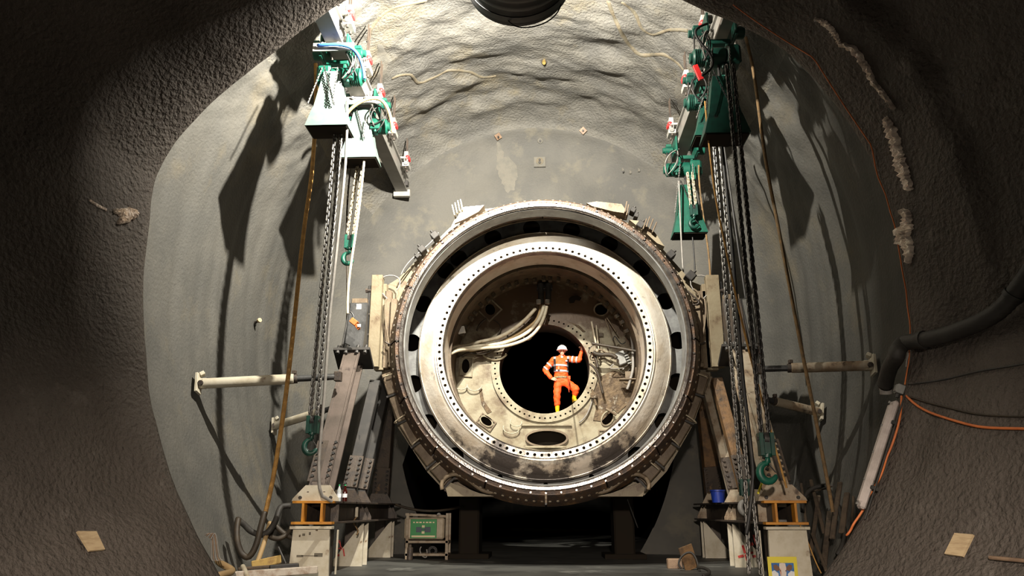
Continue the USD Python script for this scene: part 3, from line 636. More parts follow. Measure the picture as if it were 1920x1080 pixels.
# ------------------------------------------------------------------ chains of separate links
def link_mesh(L, w, r, n=6, m=14):
    pts = []
    h = L/2-w/2
    for k in range(m):
        a = 2*math.pi*k/m; x, z = w/2*math.cos(a), w/2*math.sin(a)
        pts.append((x, 0, z+(h if z >= 0 else -h)))
    return MB().tube(pts, r, n, closed=True).mesh()
def chain(parent, p0, p1, look, pitch=.085, part=None, ph=0, r=.019, label=None):
    """links hung from p0 to p1 as children of one part"""
    p0, p1 = np.asarray(p0, float), np.asarray(p1, float); n = max(1, int(round(np.linalg.norm(p1-p0)/pitch))); pt = np.linalg.norm(p1-p0)/n
    lm = link_mesh(pt+2*r*1.3, pt*.70, r, 5, 12); a, b, d = frame_of(p1-p0, (0, 1, .01))
    for k in range(n):
        c = p0+d*pt*(k+.5); t = math.pi/4+(math.pi/2 if (k+ph) % 2 else 0)
        ax = math.cos(t)*a+math.sin(t)*b; ay = np.cross(d, ax)
        V = np.array(lm.vertices) @ np.array([ax, ay, d])
        obj('link', T(V+c, lm.faces), look, part or parent, True)
def chain_part(parent, name, label=None):
    path = numbered(parent, name); x = UsdGeom.Xform.Define(stage, path); LOC[path] = LOC[parent]; tag(x.GetPrim(), label); return path
def thin_chain(parent, pts, look, r=.012):
    b = MB(); p = smooth_path(np.asarray(pts, float), max(8, int(np.linalg.norm(np.diff(np.asarray(pts, float), axis=0), axis=1).sum()/.035)))
    for k in range(len(p)-1):
        a, bb, d = frame_of(p[k+1]-p[k], (.3, 1, 0)); q = a if k % 2 else bb; q2 = np.cross(d, q); c = (p[k]+p[k+1])/2
        lm = link_mesh(.05, .028, .007, 4, 8); b.add(T(np.array(lm.vertices) @ np.array([q, q2, d])+c, lm.faces))
    return obj('hand_chain', b, look, parent, True, kind='stuff')

def hook_block(H, c, k, hook_look, sc=1.0):
    """twin-sheave block under the chain falls, with its hook; c is the block's top"""
    x, y, z = c
    B = obj('hook_block', MB().box((x-.075*sc, y, z-.16*sc), (.06*sc, .16*sc, .32*sc)).box((x+.075*sc, y, z-.16*sc), (.06*sc, .16*sc, .32*sc)).box((x, y, z-.19*sc), (.10*sc, .14*sc, .22*sc)).cyl((x, y, z-.34*sc), (x, y, z-.29*sc), .07*sc, 12), k, H)
    obj('sheave', MB().cyl((x-.035*sc, y, z-.08*sc), (x+.035*sc, y, z-.08*sc), .09*sc, 16).cyl((x-.12*sc, y, z-.08*sc), (x+.12*sc, y, z-.08*sc), .03*sc, 10), 'chain_dark', B)
    pts, rad = [(x, y, z-.34*sc), (x, y, z-.42*sc)], [.035*sc, .045*sc]
    for t in np.linspace(80, 345, 18):
        e = math.radians(t); pts.append((x-.01+.115*sc*math.cos(e)*1.0, y, z-.545*sc+.125*sc*math.sin(e))); rad.append(sc*(.034+.026*math.sin(math.radians((t-80)*180/265))**1.2))
    rad[-1] = .014*sc
    K = obj('hook', MB().tube(pts, rad, 10), hook_look, H, True)
    obj('hook_latch', MB().bar((x+.02*sc, y, z-.44*sc), (x+.10*sc, y, z-.55*sc), .03*sc, .012*sc), 'chain_dark', K)

def hoist(x, y, z, label, s, body, bell, chain_look, falls, bell_z, seed, tidy=True, block=True):
    """electric chain hoist on a motor trolley; s=+1: motors on the +x side"""
    r_ = random.Random(seed)
    H = thing('chain_hoist', label, 'chain hoist', (x, y, z-1.2))
    for e in (-1, 1):
        obj('trolley_plate', MB().box((x+e*.27, y, z+.02), (.05, .72, .42), ch=.012).box((x+e*.31, y, z-.17), (.05, .5, .08)), body, H)
        for f in (-1, 1): obj('wheel', MB().cyl((x+e*.14, y+f*.22, z+.155), (x+e*.245, y+f*.22, z+.155), .085, 14, ch=.015), 'grey_box', H)
    if s > 0: obj('face_plate', MB().box((x, y-.37, z-.09), (.86, .04, .19), ch=.008), 'white_paint', H)
    for e in ((-1, 1) if s > 0 else ()): obj('clip', MB().box((x+e*.16-.05, y-.41, z-.04), (.12, .05, .04)).cyl((x+e*.16-.05, y-.41, z-.05), (x+e*.16-.05, y-.45, z-.05), .035, 8), 'grey_box', H)
    obj('trolley_motor', MB().cyl((x+s*.31, y, z-.02), (x+s*.52, y, z-.02), .095, 16, ch=.012).cyl((x+s*.50, y, z-.02), (x+s*.58, y, z-.02), .075, 14).box((x+s*.42, y, z+.10), (.14, .14, .08)), body, H)
    obj('gear_case', MB().cyl((x-s*.31, y, z-.02), (x-s*.52, y, z-.02), .13, 14, ch=.02).box((x-s*.46, y-.02, z+.22), (.12, .12, .12)), body, H)
    obj('suspension', MB().box((x, y, z-.24), (.46, .14, .10)).box((x-.16, y, z-.36), (.06, .10, .22)).box((x+.16, y, z-.36), (.06, .10, .22)), body, H)
    zb = z-.58
    obj('hoist_drum', MB().cyl((x-s*.10, y, zb), (x+s*.32, y, zb), .20, 22, ch=.03), body, H)
    obj('hoist_motor', MB().cyl((x+s*.32, y, zb), (x+s*.54, y, zb), .165, 20, ch=.03).cyl((x+s*.54, y, zb), (x+s*.59, y, zb), .10, 14), body, H)
    for k in range(5): obj('cooling_fin', MB().cyl((x+s*(.335+.04*k), y, zb), (x+s*(.348+.04*k), y, zb), .185, 20), body, H)
    obj('gearbox', MB().box((x-s*.24, y, zb), (.30, .36, .44), ch=.05).box((x-s*.12, y-.02, zb-.26), (.24, .26, .14), ch=.03), body, H)
    obj('control_box', MB().box((x+s*.30, y-.24, zb-.10), (.22, .12, .18)).cyl((x+s*.30, y-.24, zb-.25), (x+s*.30, y-.24, zb-.18), .03), body, H)
    for k in range(2): obj('rod', MB().cyl((x+s*(.38+.12*k), y-.05, zb+.12), (x+s*(.38+.10*k), y-.05, z-.10), .018, 6), 'black_steel', H)
    # chain container
    bx, by = x-.05, y-.05
    t0, t1, t2 = bell_z[0], bell_z[0]-(bell_z[0]-bell_z[1])*.68, bell_z[1]
    def frus(zt, zb_, wt, wb, dt, db):
        return m3.Manifold.hull_points(np.array([(bx+i*wq/2, by+j*dq/2, zz) for zz, wq, dq in ((zt, wt, dt), (zb_, wb, db)) for i in (-1, 1) for j in (-1, 1)]))
    obj('chain_container', MB().add(frus(t0, t1, .34, .62, .30, .46)), bell, H, 20)
    obj('container_skirt', MB().add(frus(t1+.02, t2, .63, .86, .47, .58)), bell, H, 20)
    obj('container_floor', MB().box((bx, by, t2-.01), (.80, .52, .03)), 'pocket_dark', H)
    obj('rod', MB().cyl((bx, by, t0-.02), (bx, by, zb-.2), .03, 8), 'black_steel', H)
    for e in (-1, 1):
        thin_chain(H, [(bx+e*.16, by-.3, zb+.02), (bx+e*.12+(-.26 if e < 0 else 0), by-.34, t1+.05)], 'chain_light')
    thin_chain(H, [(bx-.16, by-.2, t0+.1), (bx+.14, by-.30, t1+.02)], 'black_steel')
    # cables
    def cab(pts, r, look): obj('cable', MB().tube(smooth_path(pts, 24), r, 7), look, H, True)
    for k in range(4):
        a = np.array([x+s*r_.uniform(.2, .5), y-.3, z-r_.uniform(.05, .2)]); b = np.array([x+s*r_.uniform(.2, .6), y-.32, zb-r_.uniform(.1, .35)])
        cab([a, (a+b)/2+[s*r_.uniform(-.15, .25), -.1, -.1], b], .014, r_.choice(['cable_grey', 'black_rubber', 'black_rubber']))
    for a, b, c, look in falls:
        pt = chain_part(H, 'load_chain'); a, b = np.array(a, float), np.array(b, float)
        for e in (-1, 1): chain(H, a+[e*.062, 0, 0], b+[e*.062, 0, 0], look, part=pt, ph=e > 0)
        if c: hook_block(H, b+[0, 0, .02], c[0], c[1], c[2])
    return H, cab
zl = RZ-.04
XL1, XR1 = RXL-.02, 3.55
c0 = P(632, 246, 14.0); c1 = P(588, 782, 14.0)
H1, cab1 = hoist(RXL, 13.95, zl, 'brightly lit green hoist with pale chain container, left rail, nearest the opening', 1, 'green_paint', 'mint_faded', 'chain_dark', [((RXL+.1, 14.0, c0[2]+.1), (RXL-.0, 14.0, c1[2]), ('green_dark', 'green_dark', 1.0), 'chain_light')], (P(625, 143, 13.95)[2], P(610, 238, 13.7)[2]), 1)
cab1([(RXL-.3, 13.5, zl-.1), (RXL+.1, 13.45, zl-.12), (RXL+.42, 13.5, zl-.2), (RXL+.62, 13.6, zl-.55), (RXL+.66, 13.65, zl-.8)], .035, 'cable_blue')
c0 = P(666, 308, 16.2); c1 = P(652, 443, 16.2)
H2, cab2 = hoist(RXL+.10, 16.1, zl, 'green hoist with pale container and short chain, second on the left rail', 1, 'green_paint', 'mint_faded', 'chain_tan', [((RXL+.02, 16.2, c0[2]), (RXL-.12, 16.2, c1[2]), ('green_paint', 'green_paint', 1.0), 'chain_tan')], (P(655, 210, 16.1)[2], P(650, 296, 15.8)[2]), 2)
cab2([(RXL-.2, 15.6, zl-.5), (RXL+.2, 15.5, zl-.22), (RXL+.55, 15.5, zl-.2), (RXL+.8, 15.6, zl-.6), (RXL+.85, 15.7, zl-.95)], .04, 'cable_tan')
c0 = P(1354, 265, 14.6); c1 = P(1396, 900, 14.4)
cA0, cA1 = P(1375, 112, 12.75), P(1431, 812, 12.75)
H3, cab3 = hoist(XR1, 13.55, zl, 'nearest dark green hoist on the right rail, its long chain ending in a hook', -1, 'green_dark', 'green_dark', 'chain_dark', [((XR1+.02, 12.95, cA0[2]), (XR1+.06, 12.95, cA1[2]), ('green_dark', 'green_paint', 1.15), 'chain_dark')], (P(1350, 150, 13.5)[2], P(1360, 252, 13.3)[2]), 3)
cab3([(XR1-.3, 13.1, zl-.1), (XR1-.55, 13.0, zl-.45), (XR1-.3, 13.0, zl-.9), (XR1-.5, 13.0, zl-1.3)], .025, 'black_rubber')
obj('warning_flag', MB().box((XR1-.5, 13.3, zl-1.05), (.10, .05, .34), axes=((.95, 0, .3), (0, 1, 0), (-.3, 0, .95))), 'red_plastic', H3)
H4, cab4 = hoist(RXR, 15.3, zl, 'dark green hoist behind the nearest one on the right rail, with a long pale chain', -1, 'green_dark', 'green_dark', 'chain_light', [((3.62, 14.6, c0[2]+.3), (3.62, 14.6, c1[2]), ('green_dark', 'grey_box', .9), 'chain_light')], (P(1345, 190, 15.3)[2], P(1345, 262, 15.2)[2]), 4)
c0 = P(1288, 352, 19.0); c1 = P(1288, 405, 19.0)
H5, cab5 = hoist(RXR+.05, 18.75, zl-.02, 'small-looking green hoist with green container at the far end of the right rail', -1, 'green_paint', 'green_paint', 'chain_tan', [((RXR+.05, 18.3, c0[2]+.1), (RXR+.08, 18.3, c1[2]), ('green_dark', 'green_dark', .9), 'chain_tan')], (P(1285, 352, 18.75)[2], P(1285, 440, 18.6)[2]), 5)
# the loose end of the long pale chain falls on to the floor
pt = chain_part(H4, 'loose_chain')
for e in (-1, 1): chain(H4, np.array([3.60+e*.05, 14.25, c0[2]*0+P(1394, 905, 14.25)[2]]), np.array([3.56+e*.10, 14.15, .1]), 'chain_light', part=pt, ph=e > 0)

# ------------------------------------------------------------------ ropes and cables hanging free
def rope(name, label, cat, pts, r, look, n=8, sm=40, group=None):
    q = [P(p[0], p[1], p[2]) if len(p) == 3 else np.array(p[1:], float) for p in pts]
    return obj(name, MB().tube(smooth_path(q, sm), r, n), look, None, True, label, cat=cat, group=group)
rope('rope', 'ochre rope hanging in front of the left wall, left of the long chain', 'rope', [(592, 120, 14.6), (586, 310, 14.6), (570, 430, 14.6), (541, 700, 14.6), (515, 880, 14.6), (488, 1000, 14.6)], .045, 'rope_orange')
rope('cable', 'grey cable hanging beside the long chain on the left, down to the orange beam end', 'cable', [(651, 190, 13.8), (648, 300, 13.8), (632, 460, 13.8), (616, 620, 13.8), (608, 740, 13.8), (598, 860, 13.8), (601, 925, 13.85), (622, 940, 14.05)], .03, 'cable_grey')
rope('cable', 'pale cable from the second left hoist down to the orange lever hoist', 'cable', [(691, 226, 15.9), (682, 310, 15.9), (668, 430, 15.9), (655, 520, 15.9), (652, 588, 15.9)], .03, 'cable_cream')
rope('cable', 'thin dark cable behind the short chain on the left', 'cable', [(660, 300, 16.8), (650, 450, 16.8), (651, 550, 16.8), (648, 650, 16.8)], .022, 'hose_brown')
rope('rope', 'brown rope sweeping down in front of the dark right wall', 'rope', [(1398, 70, 14.4), (1412, 130, 14.4), (1434, 290, 14.4), (1464, 450, 14.4), (1500, 640, 14.4), (1532, 800, 14.4), (1562, 960, 14.4)], .035, 'rope_brown')
rope('rope', 'thin ochre rope slanting across the two long chains on the right', 'rope', [(1322, 190, 13.5), (1336, 330, 13.5), (1366, 490, 13.5), (1400, 640, 13.5), (1440, 790, 13.5), (1475, 915, 13.5)], .02, 'rope_orange')
rope('cable', 'dark cable alongside the pale chain on the right', 'cable', [(1338, 140, 14.0), (1352, 262, 14.0), (1374, 480, 14.0), (1392, 700, 14.0), (1412, 880, 14.0), (1408, 940, 14.0), (1400, 1000, 14.0)], .035, 'black_rubber')
rope('cable', 'thin grey cable hanging left of the far green hoist', 'cable', [(1273, 340, 18.3), (1276, 420, 18.3), (1281, 510, 18.3)], .022, 'cable_grey')
rope('cable', 'thin dark cable below the far green hoist container', 'cable', [(1298, 440, 18.6), (1301, 475, 18.6), (1303, 512, 18.6)], .02, 'black_rubber')
rope('cable', 'brown cable hanging right of the far green hoist', 'cable', [(1310, 310, 18.5), (1318, 400, 18.5), (1329, 480, 18.5), (1331, 560, 18.5)], .025, 'rope_brown')
rope('cable', 'dark cable down the right wall behind the brown rope', 'cable', [(1356, 262, 17.2), (1385, 470, 17.2), (1398, 560, 17.2)], .025, 'black_rubber')
LV = thing('lever_hoist', 'small orange lever hoist hanging beside the left of the shield', 'lever hoist', P(664, 605, 16.0))
q = P(664, 604, 16.0)
obj('body', MB().box(q, (.16, .16, .12), axes=((.8, 0, -.6), (0, 1, 0), (.6, 0, .8))), 'cable_orange', LV)
obj('lever', MB().bar(q, q+[.13, -.05, -.17], .05, .06), 'cable_orange', LV); obj('tag_plate', MB().box(q+[.14, -.09, -.10], (.07, .02, .06)), 'white_box', LV)
obj('hook', MB().tube(smooth_path([q+[-.03, 0, .05], q+[-.06, 0, .2], q+[-.12, 0, .24], q+[-.16, 0, .18]], 12), .018, 6), 'chain_dark', LV, True)

# ------------------------------------------------------------------ steel support frames on both sides
def support_frame(s):
    X = s*4.2; side = 'left' if s < 0 else 'right'
    F = thing('support_frame', 'steel support frame with %s props %s of the shield' % (('mauve-brown', 'left') if s < 0 else ('rusty cream', 'right')), 'steel frame', (X, 17.5, 0))
    prop_look = 'mauve_steel' if s < 0 else 'cream_old'
    y0, y1, zt, zb = 14.2, 21.0, 1.30, .90
    YC = (y0+y1)/2; LEN = y1-y0
    for z in (zt-.018, zb+.018): obj('beam_flange', MB().box((X, YC+.1, z), (.72, LEN-.2, .036), ch=.004), 'brown_steel', F)
    for e in (-1, 1): obj('beam_web', MB().box((X+e*.17, YC+.1, (zt+zb)/2), (.03, LEN-.2, zt-zb-.072), ch=.003), 'brown_steel', F)
    for z in (zt-.018, zb+.018): obj('beam_end', MB().box((X, y0+.09, z), (.74, .20, .045), ch=.004), 'orange_paint', F, label='orange beam end')
    for e in (-1, 1): obj('beam_end', MB().box((X+e*.17, y0+.09, (zt+zb)/2), (.042, .2, zt-zb-.08), ch=.003), 'orange_paint', F, label='orange beam end')
    for y in (14.75, 17.1, 17.5, 20.2, 20.55):
        for e in (-1, 1):
            obj('stiffener', MB().prism([(X+e*.19, zb+.04), (X+e*.35, zb+.04), (X+e*.35, zb+.1), (X+e*.22, zt-.04), (X+e*.19, zt-.04)] if y > 15 else [(X+e*.19, zb+.04), (X+e*.34, zb+.04), (X+e*.34, zt-.04), (X+e*.19, zt-.04)], y, y+.025), 'brown_steel' if s < 0 else 'cream_old', F)
    # pedestals
    def pedestal(y, w, dpt):
        c = 'cream_paint'
        B = obj('pedestal', MB().prism([(X-w/2-.03, 0), (X+w/2+.03, 0), (X+w/2, zb-.09), (X-w/2, zb-.09)], y, y+dpt), c, F, 20, 'white pedestal with chipped paint')
        obj('cap_plate', MB().box((X, y+dpt/2, zb-.06), (w+.10, dpt+.12, .05), ch=.006), c, B)
        return B
    Pd = pedestal(y0+.03, .66, .06)
    obj('side_sheet', MB().box((X-s*.20, y0+.42, (zb-.1)/2), (.04, .7, zb-.12), ch=.005), 'brown_steel', Pd)
    obj('side_sheet', MB().box((X-s*.33, y0+.62, (zb-.1)/2), (.03, .05, zb-.12), ch=.005), 'cream_paint', Pd)
    for (dx, dz, w, h, look) in ((-.13, .72, .05, .04, 'graffiti_dark'), (-.02, .74, .035, .05, 'graffiti_dark'), (-.2, .70, .03, .04, 'rust_scale'), (-.17, .36, .12, .035, 'graffiti_dark'), (.16, .38, .15, .06, 'graffiti_dark'), (.0, .365, .3, .012, 'graffiti_dark'), (.1, .80, .04, .03, 'rust_scale')):
        if s < 0: obj('paint_chip', MB().box((X+dx, y0+.03, dz), (w, .006, h), ch=.001), look, Pd)
    for y in (17.05, 17.5, 20.15, 20.5):
        w = .60
        rib = [(X-s*.30, 0), (X-s*.30, zb-.03), (X-s*.26, zb-.03), (X+s*.42, 0)]
        B = obj('gusset', MB().prism(rib, y, y+.03), 'cream_paint', F, 20, 'white triangular gusset of the rear pedestals')
        if s < 0 and y == 17.05 or s > 0 and y == 17.05:
            for (dx, dz, w_, h_) in ((-.22, .50, .05, .05), (-.18, .42, .025, .20), (-.20, .36, .13, .03), (-.10, .28, .03, .16), (-.22, .22, .06, .04)) if s < 0 else ((.2, .55, .05, .2), (.12, .46, .07, .06), (-.05, .36, .05, .16), (.06, .28, .16, .04), (.15, .22, .07, .05), (-.12, .22, .12, .05), (-.02, .2, .03, .12)):
                obj('red_mark', MB().box((X-s*0+(dx if s < 0 else dx-.05), y-.003, dz), (w_, .006, h_), ch=.001, axes=((.97, 0, .22), (0, 1, 0), (-.22, 0, .97))), 'graffiti_red', B)
    for y in (17.28, 20.33): obj('pedestal_core', MB().box((X+s*.02, y, zb/2), (.24, .16, zb), ch=.01), 'brown_steel', F)
    # foot of the front prop, the leaning props
    fx = X-s*.02; foot = [(fx-.44, zt), (fx+.42, zt), (fx+.40, zt+.06), (fx+.24, zt+.28), (fx-.20, zt+.28), (fx-.42, zt+.05)]
    if s > 0: foot = [(2*fx-a, b) for a, b in foot]
    obj('foot_plate', MB().prism(foot, y0+.10, y0+.16), 'cream_paint' if s < 0 else 'cream_old', F, 20, 'cream foot plate of the front prop')
    for e in (-.28, .28): obj('foot_bolt', MB().cyl((fx+e, y0+.06, zt+.06), (fx+e, y0+.12, zt+.06), .03, 8), 'black_steel', F)
    a = np.array([X-s*.02, y0+.30, zt+.02]); b = np.array([X+s*.0, 16.55, 4.35])
    def hsec(a, b, w, h, t, look):
        A, B2, D = frame_of(b-a, (0, -1, .5)); o = MB()
        o.bar(a-B2*h/2, b-B2*h/2, w, t, up=B2, ch=.004); return o, B2
    L0, up0 = hsec(a, b, .46, .40, .05, prop_look)
    A, B2, D = frame_of(b-a, (0, -1, .5))
    obj('prop_flange', MB().bar(a+B2*.2, b+B2*.2, .36, .05, up=B2, ch=.006), prop_look, F, 20, 'front prop')
    obj('prop_flange', MB().bar(a-B2*.2, b-B2*.2, .36, .05, up=B2, ch=.006), prop_look, F, 20)
    obj('prop_web', MB().bar(a, b, .05, .38, up=B2, ch=.006), prop_look, F, 20)
    for e in (-1, 1): obj('prop_strip', MB().bar(a+B2*.235+A*e*.15, b+B2*.235+A*e*.15, .045, .03, up=B2, ch=.006), prop_look, F, 20)
    obj('head_plate', MB().bar(b-D*.03, b+D*.05, .80, .62, up=B2), 'black_steel', F)
    for e in (-1, 1):
        obj('head_bolt', MB().cyl(b+A*e*.3+B2*.26-D*.10, b+A*e*.3+B2*.26+D*.13, .045, 8), 'chain_dark', F)
        obj('head_bolt', MB().cyl(b+A*e*.12+B2*.26-D*.10, b+A*e*.12+B2*.26+D*.13, .045, 8), 'chain_dark', F)
    c = np.array([X+s*.02, 16.98, 5.65])
    obj('upper_prop', MB().bar(b+D*.05, c, .42, .40, up=B2, ch=.03), 'dark_steel' if s < 0 else 'brown_steel', F, 20)
    obj('upper_prop_stiffener', MB().bar(b+D*.05-A*s*.26, c-A*s*.2, .04, .36, up=B2, ch=.01), 'black_steel', F)
    obj('bearing_block', MB().box(c+[0, .05, .08], (.36, .4, .16)), 'khaki_dirty', F); obj('shim', MB().box((X-s*.22, 17.2, 5.4), (.16, .5, 1.5)), 'black_steel', F)
    obj('label_plate', MB().box(c+np.array([.02, -.24, -.12]), (.12, .02, .24)), 'cream_paint', F)
    # bolted splice plates low on the props, rear props
    D3 = [(np.array([X-s*.12, 16.3, zt+.02]), np.array([X-s*.35, 17.3, 3.95]), .24, 'black_steel' if s < 0 else 'rust_orange'),
          (np.array([X-s*.05, 17.5, zt+.02]), np.array([X-s*.42, 18.2, 4.2]), .28, 'black_steel' if s < 0 else 'cream_old'),
          (np.array([X, 20.2, zt+.02]), np.array([X-s*.30, 19.2, 4.6]), .34, 'brown_steel' if s < 0 else 'rust_orange')]
    for p0, p1, w, look in D3:
        A3, B3, Dd = frame_of(p1-p0, (0, -1, .3))
        obj('rear_prop', MB().bar(p0, p1, w, w*.9, up=B3, ch=.012), look, F, 20)
        obj('rear_prop_plate', MB().bar(p0+B3*w*.5+Dd*.25, p0+B3*w*.5+Dd*.95, w*1.25, .04, up=B3, ch=.008), 'brown_steel', F, 20)
        rb = MB()
        for k in range(6):
            for e in (-1, 1):
                q = p0+B3*(w*.5+.02)+Dd*(.32+.11*k)+A3*e*w*.42; rb.cyl(q, q+B3*.04, .03, 6)
        obj('splice_bolt_row', rb, 'black_steel' if s < 0 else 'brown_steel', F, 30, kind='stuff')
        obj('rear_foot', MB().prism([(p0[0]-.34, zt), (p0[0]+.34, zt), (p0[0]+.2, zt+.24), (p0[0]-.2, zt+.24)], p0[1]-.3, p0[1]-.26), 'brown_steel' if s < 0 else 'cream_old', F, 20)
    sp = MB()
    for k in range(7):
        for e in (-1, 1): q = a+B2*.225+D*(.35+.13*k)+A*(e*.145); sp.cyl(q, q+B2*.045, .034, 6)
    obj('splice_bolt_row', sp, 'black_steel', F, 30, kind='stuff')
    obj('splice_plate', MB().bar(a+B2*.21+D*.25+A*s*-.12, a+B2*.21+D*1.2+A*s*-.12, .22, .05, up=B2), 'brown_steel', F)
    return F, X
for s in (-1, 1): support_frame(s)

# telescopic struts between frames and walls
def strut(p_wall, p_in, r, sp, label):
    w, n = hit(*p_wall, CAV); w = w+n*.07; q = P(*p_in); d = (q-w)/np.linalg.norm(q-w); L = np.linalg.norm(q-w)
    K = thing('telescopic_strut', label, 'strut', w)
    obj('outer_tube', MB().cyl(w+d*.12, w+d*L*sp, r, 16, ch=.01), 'cream_paint' if p_wall[0] < 1000 else 'cream_old', K)
    obj('collar', MB().cyl(w+d*(L*sp-.03), w+d*(L*sp+.07), r*.9, 14).box(w+d*L*sp+[0, 0, r+.03], (.08, .08, .07)), 'brown_steel', K)
    obj('inner_rod', MB().cyl(w+d*L*sp, q, r*.62, 14), 'dark_steel', K, 30, 'dark inner rod')
    a, b, _ = frame_of(n)
    obj('wall_plate', MB().bar(w+n*.015, w+n*.07, .22, .40, up=(0, .25, 1)).bar(w+n*.04, w+d*.2, .10, .20, up=(0, .25, 1)).bar(w+n*.03+[0, .06, .18], w+n*.10+[0, .10, .22], .12, .08, up=(.2, .4, 1)), 'cream_paint', K)
    obj('pin', MB().cyl(w+d*.13-[0, .14, 0], w+d*.13+[0, .14, 0], .05, 10), 'brown_steel', K)
    obj('end_clevis', MB().box(q, (.14, .16, .2)), 'brown_steel', K)
strut((361, 721), (634, 706, 15.45), .105, .68, 'upper cream strut braced against the left wall')
strut((506, 801), (640, 760, 17.2), .10, .72, 'lower cream strut braced against the left wall')
strut((1648, 686), (1424, 692, 15.45), .10, .72, 'upper rusty cream strut braced against the right wall')
strut((1548, 776), (1434, 748, 17.2), .10, .82, 'lower rusty cream strut braced against the right wall')
# ------------------------------------------------------------------ the person in the opening
PY = BY+.36
def J(u, v, dy=0.0): return P(u, v, PY+dy)
def foot_z(x): return AZ-math.sqrt(1.185**2-(x-AX)**2)
def ball(p, r, k=20): return m3.Manifold.sphere(r, k).translate([float(a) for a in p])
def bone(a, ra, b, rb): return m3.Manifold.batch_hull([ball(a, ra), ball(b, rb)])
def union(parts):
    o = parts[0]
    for p in parts[1:]: o = o+p
    return o
def smoothed(man, ref=.025, it=6):
    q = man.refine_to_length(ref).to_mesh(); m = T(np.array(q.vert_properties[:, :3]), np.array(q.tri_verts)); m.merge_vertices()
    trimesh.smoothing.filter_taubin(m, iterations=it); return m
hipR, hipL = J(1046.5, 717, .03), J(1061, 717, .0)
knR, knL = J(1044.5, 742, -.03), J(1080, 730, -.22)
anR, anL = J(1045, 767, .04), J(1076.5, 757, -.12)
anR[2] = foot_z(anR[0])+.10; anL[2] = foot_z(anL[0])+.14
pel, waist, chest, neckb = J(1053.5, 714, .02), J(1052.5, 703, .02), J(1051.5, 684, .01), J(1053.5, 671, .02)
shR, shL = J(1038, 675.5, .02), J(1065.5, 673.5, .02)
elR, wrR = J(1022, 694, .05), J(1034, 710, -.04)
elL, wrL = J(1086, 675, -.06), J(1091, 658, -.02)
head = J(1054, 659, -.04)
def hand(w, d, pn, side, curl):
    """palm, four separate fingers and a thumb; d along the hand, pn out of the palm, side towards the thumb"""
    d, pn = np.asarray(d, float)/np.linalg.norm(d), np.asarray(pn, float); pn = pn-d*np.dot(pn, d); pn /= np.linalg.norm(pn); sd = np.cross(d, pn)*side
    o = [m3.Manifold.batch_hull([ball(w+d*a+sd*b, .015, 12) for a, b in ((.0, .018), (.0, -.018), (.085, .032), (.085, -.032))])]
    for k, (b, L) in enumerate(((.030, .070), (.010, .080), (-.011, .074), (-.031, .058))):
        p = w+d*.085+sd*b; a = 0.0
        for s, q in enumerate((.45, .32, .28)):
            a += curl*(.7 if s == 0 else 1.0); e = p+(d*math.cos(a)+pn*math.sin(a))*L*q; o.append(bone(p, .0095-.0008*s, e, .0092-.001*s)); p = e
    p = w+d*.02+sd*.022; q = p+sd*.035+d*.03+pn*.012; r = q+d*.032+sd*.006+pn*.014
    o += [bone(p, .013, q, .011), bone(q, .011, r, .009)]
    return o
hd = np.array([0, 0, 0.])
headm = [m3.Manifold.sphere(1.0, 32).scale([.075, .095, .105]).translate(list(head+[0, .01, .02])), m3.Manifold.sphere(1.0, 28).scale([.058, .07, .075]).translate(list(head+[0, -.022, -.055])),
         m3.Manifold.batch_hull([ball(head+[0, -.085, .01], .008, 10), ball(head+[.013, -.085, -.025], .008, 10), ball(head+[-.013, -.085, -.025], .008, 10), ball(head+[0, -.108, -.022], .009, 10)]),
         bone(head+[.024, -.078, .022], .012, head+[-.024, -.078, .022], .012)] + [m3.Manifold.sphere(1.0, 14).scale([.012, .022, .034]).translate(list(head+[e*.078, .01, -.005])) for e in (-1, 1)]
toR, toL = anR+[.0, -.17, -.07], anL+[.03, -.16, -.05]
body = union(headm+[bone(neckb, .055, head+[0, .015, -.03], .052), bone(shR, .06, elR, .042), bone(elR, .042, wrR, .028), bone(shL, .06, elL, .042), bone(elL, .042, wrL, .028),
            m3.Manifold.batch_hull([ball(shR, .07), ball(shL, .07), ball(chest, .11), ball(neckb, .06)]), m3.Manifold.batch_hull([ball(chest, .12), ball(waist, .11)]), m3.Manifold.batch_hull([ball(waist, .11), ball(hipR, .09), ball(hipL, .09)]),
            bone(hipR, .085, knR, .055), bone(knR, .055, anR, .038), bone(hipL, .085, knL, .055), bone(knL, .055, anL, .038), bone(anR, .04, toR, .03), bone(anL, .04, toL, .03)]
            + hand(wrR, J(1040, 711, -.10)-wrR, (.2, .9, -.3), 1, .35) + hand(wrL, (-.12, -.1, 1), (-.9, -.2, 0), -1, .85))
PER = thing('person', 'person in orange suit and white hard hat, one foot up, in the round opening', 'person', (pel[0], pel[1], foot_z(anR[0])))
obj('body', smoothed(body, .012, 4), 'skin', PER, True)
for e in (-1, 1):
    obj('eye', MB().ball(head+[e*.028, -.086, .008], .010, 2, (1.2, .7, .7)), 'eye_dark', PER, True)
    obj('eyebrow', MB().tube([head+[e*.014, -.092, .026], head+[e*.028, -.094, .030], head+[e*.042, -.086, .026]], .004, 6), 'hair_dark', PER, True)
obj('mouth', MB().tube([head+[-.022, -.088, -.058], head+[0, -.095, -.060], head+[.022, -.088, -.058]], .006, 6), 'lip', PER, True)
obj('hair', smoothed(m3.Manifold.sphere(1.0, 24).scale([.082, .085, .07]).translate(list(head+[0, .035, .03])), .02, 2), 'hair_dark', PER, True)
hc = head+np.array([0, .0, .045])
hel = m3.Manifold.sphere(1.0, 48).scale([.135, .152, .138]).translate(list(hc)).trim_by_plane([0, 0, 1], float(hc[2]-.005))
HEL = obj('hard_hat', hel, 'helmet_white', PER, 40)
